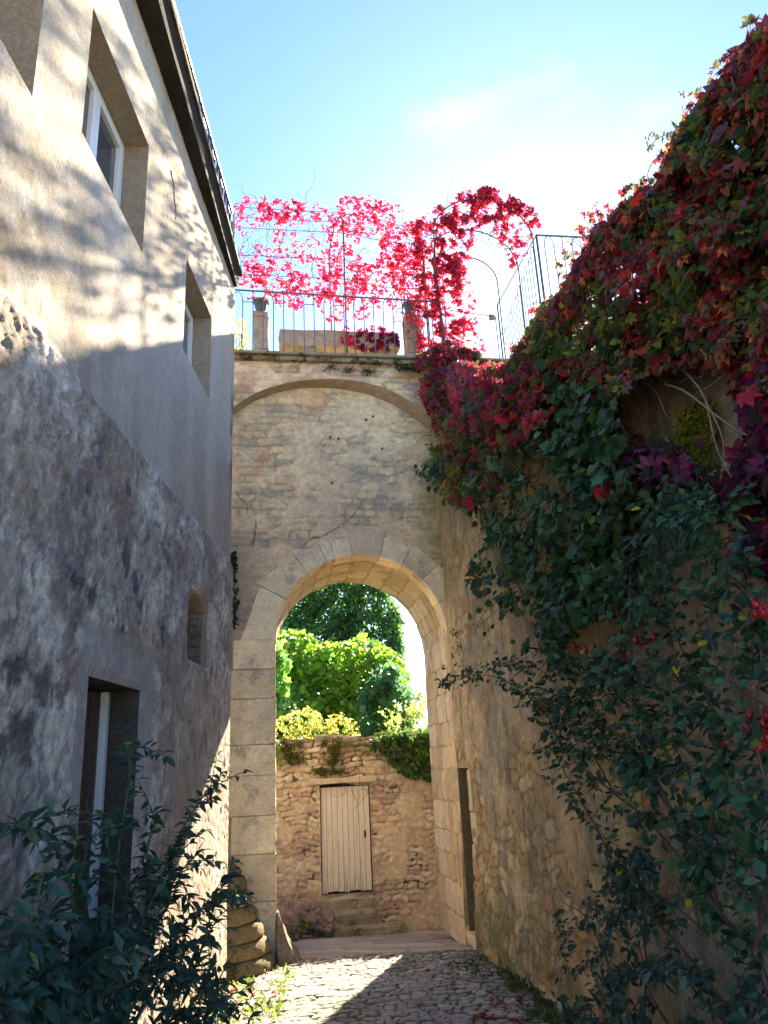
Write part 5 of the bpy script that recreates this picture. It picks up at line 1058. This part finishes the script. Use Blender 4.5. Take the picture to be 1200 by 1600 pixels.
# ================================================================== BEHIND THE ARCH
def tree(name, label, D, poly, n, size, cols, wts, tm, spread_d, base_px, trunk_r, cat='tree', group=None, clump=.9, sp=14, mat='leaf_tree', k=.9):
    """D = distance of the crown's front; leaves in a thick slab, limbs into it"""
    p0 = np.array([0, D, 0]); nn = np.array([0, -1., 0]); P0 = on_y(base_px[0], base_px[1], D+spread_d*.5); t = thing(name, label, cat, (P0[0], P0[1], -.7), group)
    q = sample_poly(poly, n, clump, sp); bulge = fbm(q[:, 0]/sp/1.6, q[:, 1]/sp/1.6, 55, 3)
    o = -spread_d*(rng.random(n)**1.5)+spread_d*.5*(bulge-.5); P = hits(q[:, 0], q[:, 1], p0, nn, o); N, T = frame_orient(n, nn*.6+UP*.8, k)
    leaf_mesh('crown', P, N, T, size*np.exp(.25*rng.standard_normal(n)), tm, pick(n, cols, wts, .2), M[mat], t)
    po = np.asarray(poly, float); cen = po.mean(0); pc = on_y(cen[0], cen[1], D+spread_d*.5); base = np.array([P0[0], P0[1], -.7]); paths = [(curve_pts([base, base*.5+pc*.5+rng.standard_normal(3)*.1, pc], 14), np.linspace(trunk_r, trunk_r*.5, 14))]
    for x, y in sample_poly(poly, 12): e = on_y(x, y, D+spread_d*.5); paths.append((curve_pts([base*.45+pc*.55, (base*.3+pc*.3+e*.4)+rng.standard_normal(3)*.15, e], 12), np.linspace(trunk_r*.4, .01, 12)))
    tube_obj('trunk', paths, M['bark'], t, 6); return t
tree('evergreen_tree', 'tall dark blue-green tree rising behind the bright fig, top of the arch opening', 26, [(420, 1060), (428, 980), (445, 940), (480, 915), (500, 890), (590, 890), (605, 930), (622, 950), (632, 985), (628, 1060)], 20000, .16, [(.06, .15, .05), (.10, .21, .05), (.05, .11, .05), (.17, .30, .04)], (4, 3, 3, 1.5), TO, 2.5, (520, 1150), .25, clump=.45)
tree('fig_tree', 'big bright yellow-green fig tree filling the middle of the arch opening', 20, [(415, 1150), (415, 1000), (440, 982), (470, 985), (500, 1000), (530, 1005), (560, 995), (590, 1000), (610, 1015), (630, 1030), (640, 1060), (645, 1110), (650, 1150)], 6500, .15, [(.16, .30, .03), (.24, .38, .04), (.10, .22, .04), (.08, .18, .05), (.32, .42, .06)], (4, 3, 3, 2, 1), TL, 2.2, (510, 1200), .16, clump=.5)
tree('dark_bush', 'dark green large-leaved bush at the right foot of the fig tree', 18.3, [(560, 1150), (565, 1085), (585, 1045), (610, 1035), (635, 1060), (645, 1090), (640, 1150)], 1300, .14, [(.05, .13, .05), (.07, .17, .05), (.05, .12, .06)], (1, 1, 1), TL, 1.2, (600, 1180), .08, 'bush')
tree('pale_bush', 'pale yellow-green bush leaning over the far wall at the right of the arch opening', 16.2, [(585, 1150), (600, 1120), (590, 1100), (610, 1110), (630, 1090), (640, 1100), (655, 1060), (700, 1070), (700, 1165), (600, 1165)], 700, .10, [(.30, .38, .07), (.20, .30, .05), (.42, .46, .12), (.12, .22, .04)], (3, 3, 2, 1), TO, .8, (640, 1180), .04, 'bush')
tree('straw_bush', 'straw-yellow and green low growth along the top of the far wall, left of centre', 15.3, [(425, 1150), (430, 1125), (455, 1110), (480, 1105), (510, 1118), (530, 1112), (555, 1130), (562, 1152), (500, 1156)], 900, .075, [(.36, .34, .08), (.50, .40, .06), (.18, .24, .05), (.12, .2, .04)], (3, 2, 2, 2), TO, .6, (500, 1165), .03, 'bush')
tree('left_bush', 'sunlit green bush behind the left edge of the arch opening, nearer than the fig', 17.5, [(410, 1150), (410, 1010), (440, 1000), (452, 1040), (450, 1090), (470, 1120), (465, 1150)], 1500, .12, [(.12, .30, .06), (.20, .36, .05), (.06, .18, .06)], (1, 1, 1), TL, 1., (430, 1180), .06, 'bush')
tree('yellow_tree', 'little yellow-leaved treetop behind the left terrace pillar', 24, [(370, 560), (368, 500), (376, 490), (384, 505), (392, 560)], 200, .12, [(.5, .45, .08), (.4, .4, .08)], (1, 1), TO, 1., (378, 620), .08)
iv2 = thing('wall_ivy', 'glossy green ivy hanging over the right part of the far wall', 'ivy', EP(.4, 3.5, 2.3))
L_ = [plane_leaves('foliage', [(578, 1158), (600, 1148), (640, 1140), (720, 1138), (720, 1212), (650, 1216), (625, 1205), (600, 1180), (588, 1172)], 1700, E0+dE*3.6, -dE, lambda x, y: .05+.22*rng.random(len(x)), -dE+.6*UP, [(.07, .13, .025), (.04, .09, .03), (.14, .20, .03)], (3, 3, 1.5), .075, TL, M['leaf_tree'], iv2, .6, 10, .6)]
join(L_, 'foliage')
iv3 = thing('wall_shrub', 'small bright green sprig at the left edge of the far wall top', 'sprig', EP(-1.9, 3.4, 2.1))
plane_leaves('foliage', [(425, 1160), (440, 1160), (445, 1185), (432, 1195), (425, 1190)], 50, E0+dE*3.6, -dE, lambda x, y: .1+.1*rng.random(len(x)), -dE+.6*UP, [(.2, .3, .04)], (1,), .08, TO, M['leaf_tree'], iv3, .3)
fwn = (E0+dE*3.6, -dE)
moss('olive moss at the left end of the far wall top', [(435, 1152), (470, 1155), (478, 1190), (450, 1195), (440, 1175)], 1100, *fwn, .12, UP-dE, size=.035, cols=((.08, .09, .015), (.12, .12, .02), (.05, .06, .015)))
moss('olive moss tongue hanging above the middle of the far wall', [(500, 1150), (535, 1152), (530, 1185), (520, 1200), (505, 1185)], 1100, *fwn, .12, UP-dE, size=.035, cols=((.10, .11, .015), (.14, .14, .02), (.06, .07, .015)))
moss('flat strip of moss just above the door lintel of the far wall', [(480, 1200), (560, 1198), (562, 1207), (500, 1212)], 700, *fwn, .10, UP-dE, size=.03, cols=((.10, .11, .015), (.06, .07, .015)))
# dry twigs over the lintel
tg = thing('dry_twigs', 'thin dry reddish twigs trailing over the door lintel', 'twigs', EP(-.4, 3.4, 1.8))
tube_obj('twig', vines(14, [(500, 1222), (590, 1216), (625, 1225), (620, 1250)], E0+dE*3.6, -dE, .16, 55, .004, False), M['stem'], tg, 4)

# ================================================================== LANE DETAILS
def gpt(x, y): # pixel on the sloping lane
    nrm = np.array([0, .05, 1.]); return hit(x, y, np.array([0, 10.27, 0]), nrm)
def weeds(label, poly, n, size=.035, cols=((.10, .16, .02), (.16, .22, .03), (.06, .10, .02))):
    q = sample_poly(poly, n, 1.8, 14); P = np.array([gpt(x, y) for x, y in q])+UP*.005; N = unit(rng.standard_normal((n, 3))*.6+np.array([0, -1, .6])); T = unit(rng.standard_normal((n, 3))*.8+UP*.9)
    o = leaf_mesh('weeds', P, N, T, size*np.exp(.35*rng.standard_normal(n)), tmpl_ovate(.2, .05, .2), pick(n, cols, (1,)*len(cols), .2), M['leaf_tree']); o['kind'] = 'stuff'; o['label'] = label; o['category'] = 'weeds'; return o
weeds('bright weeds between the sunlit cobbles at the foot of the house', [(345, 1515), (470, 1510), (430, 1600), (420, 1700), (250, 1700), (330, 1560)], 1500)
weeds('green weeds between the shaded cobbles near the slot in the right wall', [(690, 1495), (760, 1482), (790, 1510), (850, 1560), (880, 1600), (820, 1600), (780, 1540), (690, 1510)], 1100, .03, ((.07, .12, .02), (.05, .08, .02)))
weeds('weeds along the foot of the right wall', [(748, 1478), (765, 1475), (800, 1505), (850, 1540), (900, 1580), (860, 1575), (800, 1530)], 600, .055, ((.06, .10, .02), (.04, .07, .02)))
weeds('weeds between the rocks left of the door steps', [(470, 1440), (485, 1435), (485, 1450), (450, 1475), (440, 1465)], 200, .05)
lv = TP; fl0 = None; k_ = 0
for (x, y) in list(sample_poly([(350, 1520), (460, 1510), (440, 1600), (340, 1600)], 14))+list(sample_poly([(640, 1510), (840, 1530), (860, 1600), (560, 1600)], 14))+list(sample_poly([(760, 1560), (860, 1560), (860, 1600), (740, 1600)], 14)):
    if fl0 is None:
        lm_ = []
        for col in ((.35, .03, .03), (.35, .13, .04), (.17, .02, .03)):
            V, F = TP; m_ = np_mesh('fallen_leaf', V*.07, F, np.tile(col, (len(V), 1))); m_.materials.append(M['leaf_red']); lm_.append(m_)
        fl0 = 1
    P = gpt(x, y); o = bpy.data.objects.new('fallen_leaf', lm_[k_ % 3]); C.objects.link(o); o.location = Vector((float(P[0]), float(P[1]), float(P[2])+.022)); o.rotation_euler = (.5*rng.standard_normal()*.5, .3*rng.standard_normal(), rng.random()*6.3); s_ = .7+.5*rng.random(); o.scale = (s_, s_, s_)
    cn = ['red', 'orange', 'dark crimson'][k_ % 3]
    if x < 470: lab = 'fallen %s creeper leaf on the sunlit cobbles by the stone cone' % cn
    else: lab = 'fallen %s creeper leaf on the shaded cobbles toward the right wall' % cn
    tag(o, lab, 'leaf', 'fallen leaves on the lane'); k_ += 1
# rubble stones along the lane edges
SL = 'small loose stone at the foot of the right wall'
for i, (x, y) in enumerate([(770, 1490), (805, 1512), (832, 1535), (792, 1500), (850, 1548)]): P = gpt(x, y); rock('loose_stone', P+UP*.015, .04+.02*(i % 3), M['old_stone'], 20+i, 'small loose stone at the foot of the right wall, %s' % ['closest to the slot', 'third from the slot', 'fourth from the slot', 'second from the slot', 'farthest from the slot'][i], 'loose stones along the right wall', (1.2, 1, .6))
